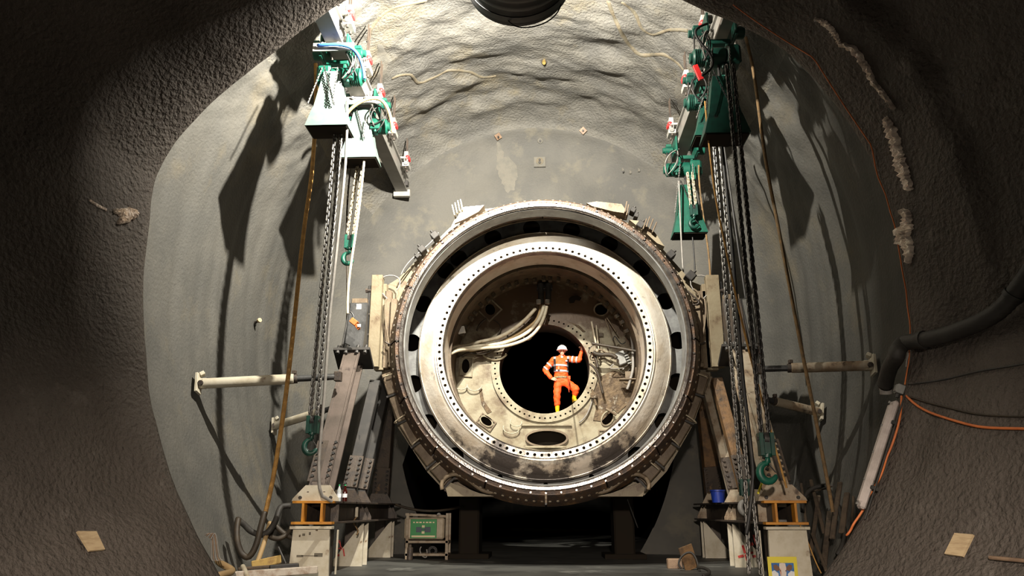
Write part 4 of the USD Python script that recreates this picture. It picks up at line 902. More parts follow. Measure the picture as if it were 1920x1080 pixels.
brim = m3.Manifold.cylinder(.014, 1.0, 1.0, 40).scale([.148, .170, 1]).translate(list(hc+[0, -.006, -.016])) + m3.Manifold.batch_hull([m3.Manifold.cylinder(.012, .06, .06, 20).translate(list(hc+[e*.05, -.125, -.024])) for e in (-1, 1)])
obj('brim', brim, 'helmet_white', HEL, 30)
for e in (-1, 0, 1):
    obj('ridge', MB().tube([hc+np.array([e*.035, -.152*math.cos(t)*(1-.06*abs(e)), .140*math.sin(t)*(1-.05*abs(e))]) for t in np.linspace(.25, 2.7, 14)], .008, 6), 'helmet_white', HEL, True)
# jacket and trousers with a little fold noise
def jacket_parts(g=0.0):
    tor = [m3.Manifold.batch_hull([ball(shR, .085+g), ball(shL, .085+g), ball(chest+[0, -.03, 0], .145+g), ball(neckb, .07+g)]), m3.Manifold.batch_hull([ball(chest+[.05, -.03, 0], .14+g), ball(chest+[-.05, -.03, 0], .14+g), ball(waist+[.045, -.01, -.0], .135+g), ball(waist+[-.045, -.01, 0], .135+g)]),
           m3.Manifold.batch_hull([ball(waist+[e*.06, 0, z], .13+g) for e in (-1, 1) for z in (0, -.03)])]
    aR = [bone(shR, .088+g, elR, .075+g), bone(elR, .075+g, wrR+(elR-wrR)*.12, .048+g)]
    aL = [bone(shL, .088+g, elL, .075+g), bone(elL, .075+g, wrL+(elL-wrL)*.12, .050+g)]
    return tor, aR, aL
tor, aR, aL = jacket_parts()
jk = smoothed(union(tor+aR+aL), .022, 8)
def fold(m, amp, f, seed):
    v = np.array(m.vertices); n = np.array(m.vertex_normals); k = meshkit.fbm(v*f, 3, seed)-.5
    return T(v+n*(k*amp)[:, None], m.faces)
JK = obj('jacket', fold(jk, .05, np.array([9, 9, 14.]), 5), 'hivis_orange', PER, True, 'orange high visibility jacket with silver bands')
cut = [bone(hipR, .118, knR, .092), bone(knR, .092, anR+(knR-anR)*.44, .088), bone(hipL, .118, knL, .098), bone(knL, .098, anL+(knL-anL)*.62, .088),
       m3.Manifold.batch_hull([ball(waist+[.07, 0, -.06], .105), ball(waist+[-.07, 0, -.06], .105), ball(hipR, .115), ball(hipL, .115)])]
obj('trousers', fold(smoothed(union(cut), .022, 8), .05, np.array([8, 8, 13.]), 6), 'hivis_orange', PER, True, 'orange work trousers')
for an, kn, to, hgt in ((anR, knR, toR, .55), (anL, knL, toL, .75)):
    sh = bone(an+(kn-an)*.0, .056, an+(kn-an)*hgt, .072)
    ft = m3.Manifold.batch_hull([ball(an+[0, .045, -.045], .05), ball(an, .055), ball(an+(to-an)*.55+[0, 0, -.0], .05), ball(to, .042)])
    Bt = obj('boot', smoothed(sh+ft, .02, 5), 'boot_yellow', PER, True, 'yellow rubber boot')
    obj('sole', MB().add(m3.Manifold.batch_hull([ball(an+[0, .05, -.088], .018, 10), ball(an+[.035, .0, -.088], .018, 10), ball(an+[-.035, 0, -.088], .018, 10), ball(to+[.03, 0, -.028], .018, 10), ball(to+[-.03, 0, -.028], .018, 10), ball(to+[0, -.035, -.028], .015, 10)])), 'boot_sole', Bt, 30)
tg, aRg, aLg = jacket_parts(.016)
def slab(c, d, th, w=1.2):
    a, b, d = frame_of(d); m = m3.Manifold.cube([w, w, th], True)
    return m.transform(np.c_[a, b, d, np.asarray(c, float)])
for v in (686.5, 696.5): obj('reflective_band', union(tg) ^ slab(J(1052, v), (.05, 0, 1), .05), 'silver_tape', JK, 40)
for arm, a, b, ts in ((aRg, shR, elR, (.48, .86)), (aLg, shL, elL, (.42, .80))):
    for t in ts: obj('reflective_band', arm[0] ^ slab(a+(b-a)*t, b-a, .045, .32), 'silver_tape', JK, 40)
for e, u in ((-1, 1040), (1, 1065)):
    c = J(u, 684); tt = union(tg) ^ m3.Manifold.cube([.055, .8, .37], True).translate(list(c))
    obj('harness_strap', tt, 'strap_black', PER, 40)
    obj('reflective_band', (union(jacket_parts(.022)[0]) ^ m3.Manifold.cube([.06, .8, .07], True).translate(list(J(u, 671.5)+[0, 0, .0]))), 'silver_tape', PER, 40)
obj('belt', m3.Manifold.batch_hull([ball(waist+[e*.065, 0, -.075], .142, 28) for e in (-1, 1)]) ^ slab(waist+[0, 0, -.075], (0, 0, 1), .05), 'belt_webbing', PER, 40)
obj('belt_pouch', MB().box(waist+[.20, -.05, -.09], (.08, .07, .10)), 'hivis_orange', PER)
obj('collar', m3.Manifold.batch_hull([ball(neckb+[e*.055, -.035, .035], .045, 14) for e in (-1, 1)]+[ball(neckb+[0, .05, .06], .06, 14), ball(neckb+[0, 0, -.04], .09, 14)]), 'hivis_orange', PER, 40)
obj('shirt', MB().box(neckb+[0, -.085, .03], (.05, .03, .09)), 'shirt_white', PER)
obj('badge', MB().box(J(1062, 676.5, -.165), (.05, .02, .035)), 'shirt_white', PER); obj('radio', MB().box(J(1047.5, 690, -.19), (.05, .04, .09)), 'cable_orange', PER)

# ------------------------------------------------------------------ lining details, fixings on walls
FR = [WALLS[0]]
def on_wall(u, v, walls, off=.0):
    for k in range(20):
        p, n = hit(u+(5*k if u > 1000 else -5*k), v, walls)
        if p is not None: return p+n*off, n
def basis(n, rot=0.0):
    n = n/np.linalg.norm(n); a = np.cross((0, 0, 1.), n); a /= np.linalg.norm(a); b = np.cross(n, a); e = math.radians(rot)
    return math.cos(e)*a+math.sin(e)*b, -math.sin(e)*a+math.cos(e)*b, n
def quad_plate(px, walls, th, look, name, label, cat, off=.02, kind=None):
    p = np.array([hit(u, v, walls)[0] for u, v in px]); n = np.mean([hit(u, v, walls)[1] for u, v in px], 0); n /= np.linalg.norm(n); p = p+n*off
    return obj(name, m3.Manifold.hull_points(np.vstack([p, p+n*th])), look, None, 20, label, kind, cat)
quad_plate([(140, 1000), (176, 1000), (192, 1034), (163, 1037)], FR, .03, 'wood', 'wooden_board', 'small pale wooden board fixed low on the dark left tunnel wall', 'board')
quad_plate([(1795, 1003), (1830, 1006), (1810, 1047), (1776, 1042)], FR, .03, 'wood', 'wooden_board', 'small stained wooden board fixed low on the dark right tunnel wall', 'board')
for px, lab in ((((926, 254), (935, 248), (941, 256), (932, 262)), 'left rusty square anchor plate on the back wall above the shield'), (((1086, 245), (1094, 240), (1101, 245), (1094, 252)), 'right rusty square anchor plate on the back wall above the shield')):
    p, n = on_wall(np.mean([q[0] for q in px]), np.mean([q[1] for q in px]), CAV); a, b, n = basis(n, 40)
    A_ = thing('anchor_plate', lab, 'anchor plate', p)
    obj('plate', MB().box(p+n*.05, (.18, .18, .05), axes=(a, b, n)), 'plate_rust', A_); obj('nut', MB().cyl(p+n*.06, p+n*.13, .03, 6), 'black_steel', A_)
p, n = on_wall(1012, 305, CAV); a, b, n = basis(n)
A_ = thing('anchor_plate', 'larger grey square anchor plate with dark bolts in the middle of the back wall', 'anchor plate', p)
obj('plate', MB().box(p+n*.045, (.36, .34, .05), axes=(a, b, n)), 'pale_shotcrete', A_); obj('nut', MB().cyl(p+n*.04+b*.06, p+n*.11+b*.06, .035, 8), 'black_steel', A_); obj('nut', MB().cyl(p+n*.04-b*.03, p+n*.10-b*.03, .045, 8), 'black_steel', A_); obj('mortar_pad', MB().cyl(p+n*.065+b*.02, p+n*.08+b*.02, .12, 16), 'stain_ridge', A_)
p, n = on_wall(1013, 264, CAV)
A_ = thing('bolt_pocket', 'pale round mortar pocket with a dark bolt between the two small anchor plates', 'bolt', p)
obj('mortar_pad', MB().cyl(p-n*.01, p+n*.02, .10, 18, .08), 'pale_shotcrete', A_); obj('bolt', MB().cyl(p, p+n*.05, .035, 10), 'black_steel', A_)
p, n = on_wall(1020, 115, CAV); n = np.array([0, -.6, -.8])
A_ = thing('roof_bolt', 'shiny brass-coloured bolt end on the bright ceiling', 'bolt', p)
obj('washer', MB().cyl(p-n*.03, p+n*.03, .09, 12), 'black_steel', A_); obj('nut', MB().cyl(p, p+n*.14, .065, 6, .05), 'brass', A_)
for u, v, w_, lab in ((477, 607, CAV, 'pale bolt sticking out of the left wall'),):
    p, n = on_wall(u, v, w_); d = np.array([.7, -.6, .2]); d /= np.linalg.norm(d)
    A_ = thing('wall_bolt', lab, 'bolt', p); obj('bar', MB().cyl(p-n*.02, p+d*.22, .03, 10), 'brown_steel', A_); obj('cap', MB().cyl(p+d*.2, p+d*.26, .055, 12), 'wood', A_); obj('washer', MB().cyl(p, p+n*.03, .07, 8), 'black_steel', A_)
p, n = on_wall(1182, 320, CAV); a, b, n = basis(n)
for u, v in ((1168, 318), (1182, 322), (1198, 318)):
    p, n = on_wall(u, v, CAV); obj('trim_1', MB().box(p, (.06, .03, .14)), 'pale_shotcrete', None, kind='structure')
p, n = on_wall(1169, 322, CAV); obj('wall_hook', MB().cyl(p-n*.01, p+n*.08, .03, 8), 'black_steel', None, 30, 'tiny dark peg on the back wall, right of the grey anchor plate', cat='peg')
# raised yellowish seams over buried cables on the ceiling
def seam(pts, r0, look='stain_ridge', walls=None):
    q = smooth_path(np.array([(*p, 0.) for p in pts]), 46)[:, :2]; out = []; r = r0*.8
    for u, v in q:
        p, n = hit(u, v, walls or CAV)
        if p is not None: out.append(p-n*r*.62)
    if len(out) > 3: obj('trim_1', MB().tube(out, r, 8), look, None, True, kind='structure')
seam([(690, 78), (702, 45), (725, 22), (765, 8), (800, 1)], .09); seam([(735, 148), (768, 140), (785, 156), (815, 145), (845, 132), (880, 135), (905, 145), (930, 142)], .08)
seam([(1140, 2), (1155, 40), (1180, 85), (1205, 104), (1240, 102), (1262, 112), (1282, 132)], .09); seam([(1165, 4), (1190, 25), (1205, 55), (1225, 65), (1258, 56), (1290, 58)], .08)
def splash(px, walls, look, th=.012, seed=1):
    """thin sprayed patch that follows the wall"""
    poly = Polygon(px).buffer(0); x0, y0, x1, y1 = poly.bounds; r_ = random.Random(seed)
    from scipy.spatial import Delaunay
    pts = [np.array(poly.exterior.interpolate(t, True).coords[0]) for t in np.linspace(0, 1, 60)[:-1]]; edge = len(pts)
    pts = [p+np.array([r_.uniform(-3, 3), r_.uniform(-3, 3)]) for p in pts]
    for i in np.arange(x0, x1, max(5, (x1-x0)/14)):
        for j in np.arange(y0, y1, max(5, (y1-y0)/18)):
            if poly.buffer(-3).contains(Point(i, j)): pts.append(np.array([i, j]))
    pts = np.array(pts); tri = Delaunay(pts).simplices; pg = Polygon(pts[:edge]).buffer(1)
    tri = np.array([t for t in tri if pg.contains(Point(pts[t].mean(0)))])
    h = [hit(u, v, walls) for u, v in pts]; V = np.array([p+n*(-.015 if k < edge else th*(.6+.8*r_.random())) for k, (p, n) in enumerate(h)])
    return obj('trim_1', T(V, tri), look, None, True, kind='structure')
splash([(706, 78), (718, 78), (730, 105), (728, 140), (715, 170), (708, 190), (704, 170)], CAV, 'pale_shotcrete')
splash([(1268, 140), (1290, 150), (1300, 190), (1288, 235), (1272, 215), (1262, 175)], CAV, 'pale_shotcrete')
splash([(930, 262), (938, 262), (948, 290), (968, 302), (974, 325), (966, 360), (948, 366), (932, 330), (928, 300)], CAV, 'pale_shotcrete')
splash([(648, 8), (668, 0), (682, 8), (680, 30), (668, 48), (655, 30)], CAV, 'pale_shotcrete')
# broken pale edges of the lining
def scar(px, wid, seed, th=.07):
    r_ = random.Random(seed); q = smooth_path(np.array([(*p, 0.) for p in px]), 44)[:, :2]; t = np.gradient(q, axis=0); t /= np.linalg.norm(t, axis=1, keepdims=True); nn = np.c_[-t[:, 1], t[:, 0]]
    V, F, K = [], [], 7; ws = np.interp(np.linspace(0, 1, 44), np.linspace(0, 1, len(wid)), wid)
    for i in range(44):
        w0, w1 = ws[i]*(.6+.5*r_.random()), ws[i]*(.6+.5*r_.random())
        for k in range(K):
            s = -w0+(w0+w1)*k/(K-1); p, n = hit(*(q[i]+nn[i]*s), FR)
            if p is None: p, n = hit(*(q[i]+nn[i]*(-w0)), FR)
            if p is None: p, n = hit(q[i][0]+20, q[i][1], FR)
            e = -.03 if k in (0, K-1) or i in (0, 43) else th*(.35+.9*r_.random())
            V.append(p+n*e)
    for i in range(43):
        for k in range(K-1): a = i*K+k; F += [(a, a+1, a+K+1), (a, a+K+1, a+K)]
    return obj('trim_1', T(V, F), 'broken_rock', None, False, kind='structure')
scar([(1528, 34), (1545, 42), (1562, 58), (1575, 82)], [4, 7, 6, 3], 1, .05); scar([(1572, 82), (1600, 92), (1622, 122), (1640, 155), (1660, 180), (1680, 205)], [4, 8, 8, 7, 5, 2], 2)
scar([(1660, 218), (1672, 245), (1682, 280), (1695, 320), (1708, 358)], [5, 14, 13, 14, 7], 3); scar([(1690, 392), (1702, 405), (1700, 435), (1690, 440), (1706, 470), (1706, 495)], [6, 12, 15, 16, 12, 3], 4)
scar([(212, 396), (225, 398), (240, 402), (256, 396)], [4, 10, 18, 8], 5, .05); scar([(218, 418), (226, 415), (236, 408), (246, 408)], [3, 8, 14, 10], 6, .05); scar([(166, 374), (180, 384), (200, 394)], [3, 4, 3], 7, .02)

# ------------------------------------------------------------------ things on the foreground lining
DR = .86; dz = P(972, 41, 10.62)[2]+DR; DX = P(972, 0, 10.6)[0]
D = thing('ventilation_duct', 'black round ventilation duct hanging under the tunnel crown', 'ventilation duct', (DX, 2, dz))
prof = [(DR-.03, -8.0)]
for k in range(94): y = -8+k*.2; prof += [(DR-.02, y), (DR, y+.06), (DR, y+.14)]
prof += [(DR-.03, 10.62), (DR-.07, 10.62), (DR-.07, -8.0)]
obj('skin', MB().lathe(prof, (DX, dz), 64), 'duct_skin', D, 40); obj('end_ring', MB().lathe([(DR-.04, 10.5), (DR+.01, 10.5), (DR+.01, 10.64), (DR-.04, 10.64)], (DX, dz), 64), 'duct_skin', D, 40)
for y in (4.0, 7.0, 9.8):
    zt_ = hit(0, 0, FR, np.array([DX, y, 6.0]), (0, 0, 1.))[0]; zt_ = 10.6 if zt_ is None else zt_[2]
    obj('hanger', MB().cyl((DX, y, dz+DR-.03), (DX, y, max(zt_, dz+DR+.03)), .02, 6), 'black_steel', D)
obj('wire_loop', MB().tube(smooth_path([P(952, 38, 10.6), P(970, 50, 10.6), P(1000, 50, 10.6), P(1030, 38, 10.6), P(1052, 8, 10.6)], 24), .010, 6), 'black_rubber', D, True)
def wall_run(px, off, n=50, walls=FR):
    q = smooth_path(np.array([(*p, 0.) for p in px]), n)[:, :2]; out = []
    for u, v in q:
        for k in range(14):
            p, nn = hit(u+6*k, v-2*k*(v < 500), walls)
            if p is not None: out.append(p+nn*off); break
    o = np.array(out); k = np.array([1, 2, 3, 2, 1.]); k /= k.sum()
    pad = np.vstack([o[:1], o[:1], o, o[-1:], o[-1:]]); return np.stack([np.convolve(pad[:, i], k, 'valid') for i in range(3)], 1)
obj('cable', MB().tube(np.vstack([wall_run([(1372, 4), (1440, 52), (1500, 90), (1527, 106)], .03, 20), wall_run([(1530, 110), (1562, 160), (1600, 218), (1637, 272)], .03, 24), wall_run([(1638, 276), (1650, 340), (1664, 430), (1680, 520), (1696, 590), (1703, 645), (1704, 690), (1700, 728)], .03, 40)]), .010, 6), 'cable_orange', None, True, 'thin orange cable running down the right side of the portal edge', cat='cable')
obj('cable', MB().tube(wall_run([(1700, 740), (1722, 762), (1760, 780), (1800, 793), (1850, 804), (1925, 806), (2150, 790), (2500, 700)], .035, 70), .017, 8), 'cable_orange', None, True, 'thick orange cable sagging across the right tunnel wall to the frame edge', cat='cable')
obj('cable', MB().tube(wall_run([(1700, 742), (1730, 752), (1790, 768), (1850, 780), (1925, 783), (2150, 770), (2500, 670)], .03, 70), .012, 6), 'hose_brown', None, True, 'thin brown cable just above the thick orange one on the right wall', cat='cable')
obj('cable', MB().tube(wall_run([(1702, 722), (1760, 716), (1830, 700), (1925, 684), (2150, 640), (2500, 560)], .03, 70), .012, 6), 'black_rubber', None, True, 'thin dark cable crossing the right wall below the big hose', cat='cable')
obj('cable', MB().tube(wall_run([(1697, 742), (1694, 780), (1684, 820), (1670, 858), (1655, 900), (1628, 945), (1602, 985), (1580, 1010)], .05), .016, 6), 'cable_orange', None, True, 'orange cable running down beside the pale light fitting', cat='cable')
obj('cable', MB().tube(wall_run([(1686, 668), (1684, 682), (1690, 690), (1700, 680), (1703, 662)], .05, 20), .012, 6), 'cable_grey', None, True, 'short looped grey cable under the big hose on the right', cat='cable')
hp = wall_run([(2500, -180), (2250, 150), (2080, 370), (1990, 470), (1945, 528), (1915, 568), (1880, 602), (1840, 622), (1790, 637), (1745, 643), (1708, 648)], .16, 70); e1 = P(1682, 662, 10.7); e2 = P(1668, 690, 11.2); e3 = P(1660, 722, 11.6)
HS = thing('ribbed_hose', 'thick dark ribbed hose sweeping along the right tunnel wall into the cavern', 'hose', hp[20])
hpath = smooth_path(np.vstack([hp, [e1, e2, e3]]), 240)
obj('hose', MB().tube(hpath, [.105+.006*(k % 2) for k in range(240)], 16), 'hose_dark', HS, True)
obj('end_fitting', MB().cyl(e3+[0, 0, .05], e3+[.02, .05, -.12], .09, 14), 'cable_grey', HS)
for k in (140, 185): obj('clamp', MB().tube(hpath[[k, k+2]], .125, 14), 'black_steel', HS)
a, na = on_wall(1692, 758, FR, .05); b, nb = on_wall(1627, 962, FR, .05); n = (na+nb)/2; n /= np.linalg.norm(n); d = (b-a)/np.linalg.norm(b-a)
Fx = thing('light_fitting', 'long pale dirty fluorescent light fitting, unlit, on the right portal edge', 'light fitting', (a+b)/2)
obj('housing', MB().bar(a+n*.05, b+n*.05, .15, .08, up=n, ch=.025), 'lamp_housing', Fx); obj('cover', MB().bar(a+n*.085+d*.06, b+n*.085-d*.06, .12, .07, up=n, ch=.03), 'lamp_housing', Fx)
for t in (.03, .25, .5, .75, .97):
    q = a+(b-a)*t+n*.10; obj('clip', MB().cyl(q+n*.01, q+n*.03, .018, 8), 'grey_box', Fx)
A3, B3, _ = frame_of(d, n); obj('conduit', MB().tube([a+A3*.11-d*.1, (a+b)/2+A3*.11, b+A3*.11+d*.12], .012, 6), 'black_steel', Fx, True)
for t in (.2, .8): obj('bracket', MB().box(a+(b-a)*t, (.22, .05, .10), axes=(A3, d, B3)), 'black_steel', Fx)
p, n = on_wall(1694, 733, FR, .05); a_, b_, n = basis(n)
Jx = thing('junction_box', 'small pale junction box above the light fitting', 'junction box', p); obj('box', MB().box(p, (.15, .13, .10), axes=(a_, b_, n)), 'grey_box', Jx); obj('lid', MB().box(p+n*.055, (.12, .10, .02), axes=(a_, b_, n)), 'grey_box', Jx); obj('gland', MB().cyl(p-b_*.06, p-b_*.12, .025, 8), 'black_rubber', Jx)
p, n = on_wall(1860, 1050, FR, .04); p2, n2 = on_wall(1930, 1056, FR, .04); obj('wall_pipe', MB().cyl(p, p2, .022, 8), 'plate_rust', None, True, 'thin reddish rod low on the right tunnel wall at the frame edge', cat='rod')

# ------------------------------------------------------------------ welding set on a rack
wy = 19.3
a, b = P(762, 962, wy), P(840, 1056, wy); xl, xr, zt, = a[0], b[0], a[2]
W = thing('welding_set', 'beige welding set with a green panel on a pale rack under the shield', 'welding machine', ((xl+xr)/2, wy, 0))
for x in (xl+.04, xr-.04):
    for y in (wy, wy+.5): obj('post', MB().box((x, y, zt/2), (.07, .06, zt)), 'cream_old', W)
for v in (1040, 1016): z = P(800, v, wy)[2]; obj('shelf', MB().box(((xl+xr)/2, wy+.25, z), (xr-xl, .56, .06)), 'cream_old', W)
obj('top_rail', MB().bar((xl-.02, wy, zt-.03), (xr, wy, zt-.08), .05, .06), 'cream_old', W)
z0, z1 = P(0, 1010, wy)[2], P(0, 970, wy)[2]; xa, xb = P(758, 990, wy)[0], P(833, 990, wy)[0]
obj('case', MB().box(((xa+xb)/2, wy+.22, (z0+z1)/2), (xb-xa, .46, z1-z0), ch=.04), 'welder_beige', W)
pz0, pz1, px0, px1 = P(0, 1008, wy)[2], P(0, 973, wy)[2], P(770, 990, wy)[0], P(819, 990, wy)[0]
PN = obj('panel', MB().box(((px0+px1)/2, wy-.02, (pz0+pz1)/2), (px1-px0, .025, pz1-pz0), ch=.004), 'panel_green', W, label='green front panel with pale strips and a dark symbol')
pw, ph_ = px1-px0, pz1-pz0
def strip(fx, fz, fw, fh, look): obj('print', MB().box((px0+fx*pw, wy-.035, pz0+fz*ph_), (fw*pw, .008, fh*ph_), ch=.001), look, PN)
strip(.5, .10, .90, .10, 'panel_cream'); strip(.32, .45, .20, .28, 'panel_dark'); strip(.66, .45, .22, .28, 'panel_dark'); strip(.49, .62, .11, .12, 'panel_cream'); strip(.49, .30, .11, .12, 'panel_cream'); strip(.49, .46, .14, .08, 'panel_dark')
for k in range(7): strip(.10+.125*k+.03, .83, .09 if k % 3 else .06, .08, 'panel_cream')
obj('knob', MB().cyl((xb-.14, wy-.0, z1+.06), (xb-.14, wy+.1, z1+.06), .05, 12), 'grey_box', W)
q = P(811, 1033, wy+.1); 
for r in (.10, .07): obj('cable_reel', MB().lathe([(r-.012, q[1]), (r+.012, q[1]), (r+.012, q[1]+.08), (r-.012, q[1]+.08)], (q[0], q[2]), 24), 'hose_dark' if r > .08 else 'black_steel', W)
obj('cable', MB().tube(smooth_path([P(790, 1025, wy), P(788, 1035, wy), P(796, 1045, wy), P(800, 1030, wy)], 20), .018, 6), 'cable_grey', W, True)
obj('gas_bottle', MB().cyl(P(768, 1058, wy-.3)*[1, 1, 0], P(768, 1058, wy-.3)*[1, 1, 0]+[0, 0, .30], .07, 14, ch=.02).cyl(P(768, 1058, wy-.3)*[1, 1, 0]+[0, 0, .28], P(768, 1058, wy-.3)*[1, 1, 0]+[0, 0, .36], .03, 10), 'brown_steel', W)
obj('cable', MB().tube(smooth_path([P(742, 946, 19.2), P(775, 955, 19.1), P(810, 958, 19.1), P(842, 955, 19.3), P(870, 948, 19.8)], 30), .03, 8), 'hose_brown', None, True, 'brown hose lying over the top of the welding rack', cat='hose')

# ------------------------------------------------------------------ small things on the frames
ZT = 1.30
for u, liq, lab in ((635, 0, 'empty clear plastic bottle with green cap on the left beam'), (646, 1, 'cola bottle with white label and green cap on the left beam')):
    q = P(u, 937, 14.95); x, y = -3.97+(.12 if liq else .0)+.0, 14.95
    Bo = thing('bottle', lab, 'bottle', (q[0], y, ZT)); c = (q[0], ZT)
    def lat(prof, look, nm): 
        m = MB().lathe([(r, h) for r, h in prof], (0, 0), 18).mesh(); v = np.array(m.vertices); obj(nm, T(np.stack([v[:, 0]+q[0], v[:, 2]+y, v[:, 1]+ZT+.001], -1), m.faces[:, ::-1]), look, Bo, 40)
    lat([(0.0005, 0), (.042, 0), (.045, .02), (.045, .17), (.036, .21), (.016, .265), (.015, .29), (.0005, .29)], 'cola' if liq else 'bottle_clear', 'bottle_body'); lat([(.0465, .07), (.047, .07), (.047, .14), (.0465, .14)], 'bottle_label', 'label'); lat([(.0005, .285), (.018, .285), (.018, .31), (.0005, .31)], 'bottle_cap', 'cap')
q = P(1349, 930, 17.6); BX = thing('bucket', 'blue plastic bucket on the right beam behind the pale chain', 'bucket', (q[0], 17.75, ZT))
m = m3.Manifold.cylinder(.26, .13, .16, 24).translate([q[0], 17.75, ZT])-m3.Manifold.cylinder(.30, .12, .15, 24).translate([q[0], 17.75, ZT+.015]); obj('tub', m, 'blue_plastic', BX, 40); obj('bucket_rim', MB().lathe([(.15, -.01), (.172, -.01), (.172, .015), (.15, .015)], (0, 0), 24).mesh().apply_transform(np.array([[1, 0, 0, q[0]], [0, 0, 1, 17.75], [0, 1, 0, ZT+.255], [0, 0, 0, 1.]])), 'blue_plastic', BX, 40)
q = P(1421, 926, 14.05); obj('warning_strip', MB().bar(q, q+[.10, 0, .22], .05, .03), 'yellow_tape', None, 30, 'yellow strip standing against the right foot plate', cat='strip')
obj('drink_can', MB().cyl((4.08, 14.3, .955), (4.22, 14.3, .955), .033, 14, ch=.006), 'chain_light', None, 30, 'small can lying inside the right beam end', cat='can')
q = P(669, 960, 16.6); PD = thing('pendant_control', 'small pale pendant control hanging in front of the left beam', 'pendant control', q)
obj('case', MB().box(q, (.06, .05, .20)), 'cream_paint', PD); obj('cable', MB().tube(smooth_path([q+[0, 0, .1], q+[-.02, 0, .8], q+[-.05, .1, 1.6]], 16), .015, 6), 'black_rubber', PD, True)
obj('hook', MB().tube(smooth_path([q-[0, 0, .1], q-[0, 0, .3], q-[-.04, 0, .36], q-[-.02, 0, .46]], 14), .016, 6), 'rope_brown', PD, True)
# poster with a cow on the right pedestal
py = 14.2; zc_ = P(1468, 1064, py)[2]; xc = P(1468, 1064, py)[0]
PO = thing('poster', 'yellow-framed poster of a brown and white cow against blue on the right pedestal', 'poster', (xc, py, 0))
zt_ = P(1468, 1044, py)[2]; w_, h_ = .50, .60; zb_ = zt_-h_
if zb_ < .02: zb_ = -.0+.02
h_ = zt_-zb_
obj('sheet', MB().box((xc, py+.018, (zt_+zb_)/2), (w_, .012, h_), ch=.001), 'poster_yellow', PO)
iw = .38; iz1 = zt_-.10; ih = iz1-zb_-.03
def pp(poly, look, k, nm): obj(nm, MB().prism([(xc+(a-.5)*iw, iz1-b*.40) for a, b in poly], py+.012-.002*k, py+.012-.002*k+.004), look, PO)
pp([(0, 0), (1, 0), (1, ih/.40), (0, ih/.40)], 'poster_blue', 0, 'sky'); pp([(0, .35), (.12, .30), (.28, .42), (.3, .7), (.0, .75)], 'poster_white', 1, 'cloud'); pp([(1, .35), (.85, .32), (.7, .45), (.72, .7), (1, .75)], 'poster_white', 1, 'cloud')
pp([(.36, .02), (.50, 0), (.62, .02), (.66, .25), (.62, .55), (.64, ih/.4), (.34, ih/.4), (.37, .55), (.33, .25)], 'cow_cream', 2, 'cow_face'); pp([(.08, .10), (.20, .06), (.34, .16), (.36, .28), (.22, .34), (.10, .24)], 'cow_brown', 3, 'cow_ear'); pp([(.92, .10), (.80, .06), (.66, .16), (.64, .28), (.78, .34), (.90, .24)], 'cow_brown', 3, 'cow_ear')
pp([(.33, .28), (.40, .22), (.43, .40), (.38, .62), (.30, .70), (.28, ih/.4), (.40, ih/.4), (.42, .6), (.36, .5)], 'cow_pink', 3, 'cow_patch'); pp([(.35, .30), (.40, .28), (.40, .34), (.36, .36)], 'cow_brown', 4, 'cow_eye'); pp([(.60, .30), (.65, .28), (.65, .34), (.61, .36)], 'cow_brown', 4, 'cow_eye')

# ------------------------------------------------------------------ hoses, timber and scrap on the floor
def lay(name, label, cat, pts, r, look, n=8, sm=44, group=None):
    return obj(name, MB().tube(smooth_path([P(*p) for p in pts], sm), r, n), look, None, True, label, cat=cat, group=group)
lay('hose', 'dark hose looping from a wall hook down and up again at lower left', 'hose', [(447, 972, 14.6), (444, 990, 14.5), (446, 1020, 14.4), (455, 1040, 14.4), (464, 1045, 14.4), (474, 1035, 14.4), (485, 1005, 14.4), (496, 960, 14.5)], .055, 'hose_brown')
lay('hose', 'dark hose sagging between the wall hook and the left pedestal', 'hose', [(446, 974, 14.8), (458, 984, 14.7), (474, 998, 14.6), (490, 1003, 14.6), (505, 995, 14.6), (515, 980, 14.7), (528, 950, 14.9), (545, 948, 15.0)], .055, 'hose_dark')
lay('hose', 'brown hose hanging behind, crossing near the left pedestal', 'hose', [(552, 1010, 15.0), (532, 1000, 15.0), (515, 985, 15.0), (506, 1005, 14.9), (520, 1010, 14.9), (540, 1000, 15.0), (548, 985, 15.1)], .05, 'hose_brown')
lay('pole', 'pale wooden pole leaning below the hose loops', 'pole', [(506, 980, 14.9), (496, 1015, 14.5), (482, 1056, 14.0)], .045, 'cable_tan')
lay('rod', 'thin steel rod leaning against the left pedestal', 'rod', [(522, 1026, 14.0), (536, 1058, 13.8)], .02, 'chain_dark')
def plank(name, label, cat, p0, p1, w, h, look, ch=.012): return obj(name, MB().bar(P(*p0), P(*p1), w, h, ch=ch), look, None, 20, label, cat=cat)
plank('plank', 'long whitish stained plank across the bottom left foreground', 'plank', (425, 1080, 12.6), (594, 1068, 13.6), .10, .12, 'white_plank')
plank('plank', 'short yellow plank with dark print on the scrap pile at lower left', 'plank', (472, 1060, 13.9), (527, 1048, 14.0), .06, .14, 'yellow_plank')
plank('plank', 'thin grey plank lying behind the long whitish plank', 'plank', (446, 1067, 13.4), (560, 1058, 13.9), .05, .05, 'old_timber')
plank('beam', 'dark wet timber on top of the planks beside the left pedestal', 'timber', (505, 1064, 13.5), (560, 1060, 13.7), .10, .07, 'black_steel')
lay('hose', 'short pale hose end poking over the long plank at lower left', 'hose', [(455, 1062, 13.0), (460, 1072, 12.8), (466, 1088, 12.6)], .04, 'cable_cream')
lay('hose', 'yellowish hose lying in the bottom left corner of the portal', 'hose', [(408, 1050, 11.9), (420, 1060, 12.0), (434, 1068, 12.1), (428, 1074, 11.9), (405, 1084, 11.6)], .05, 'cable_tan')
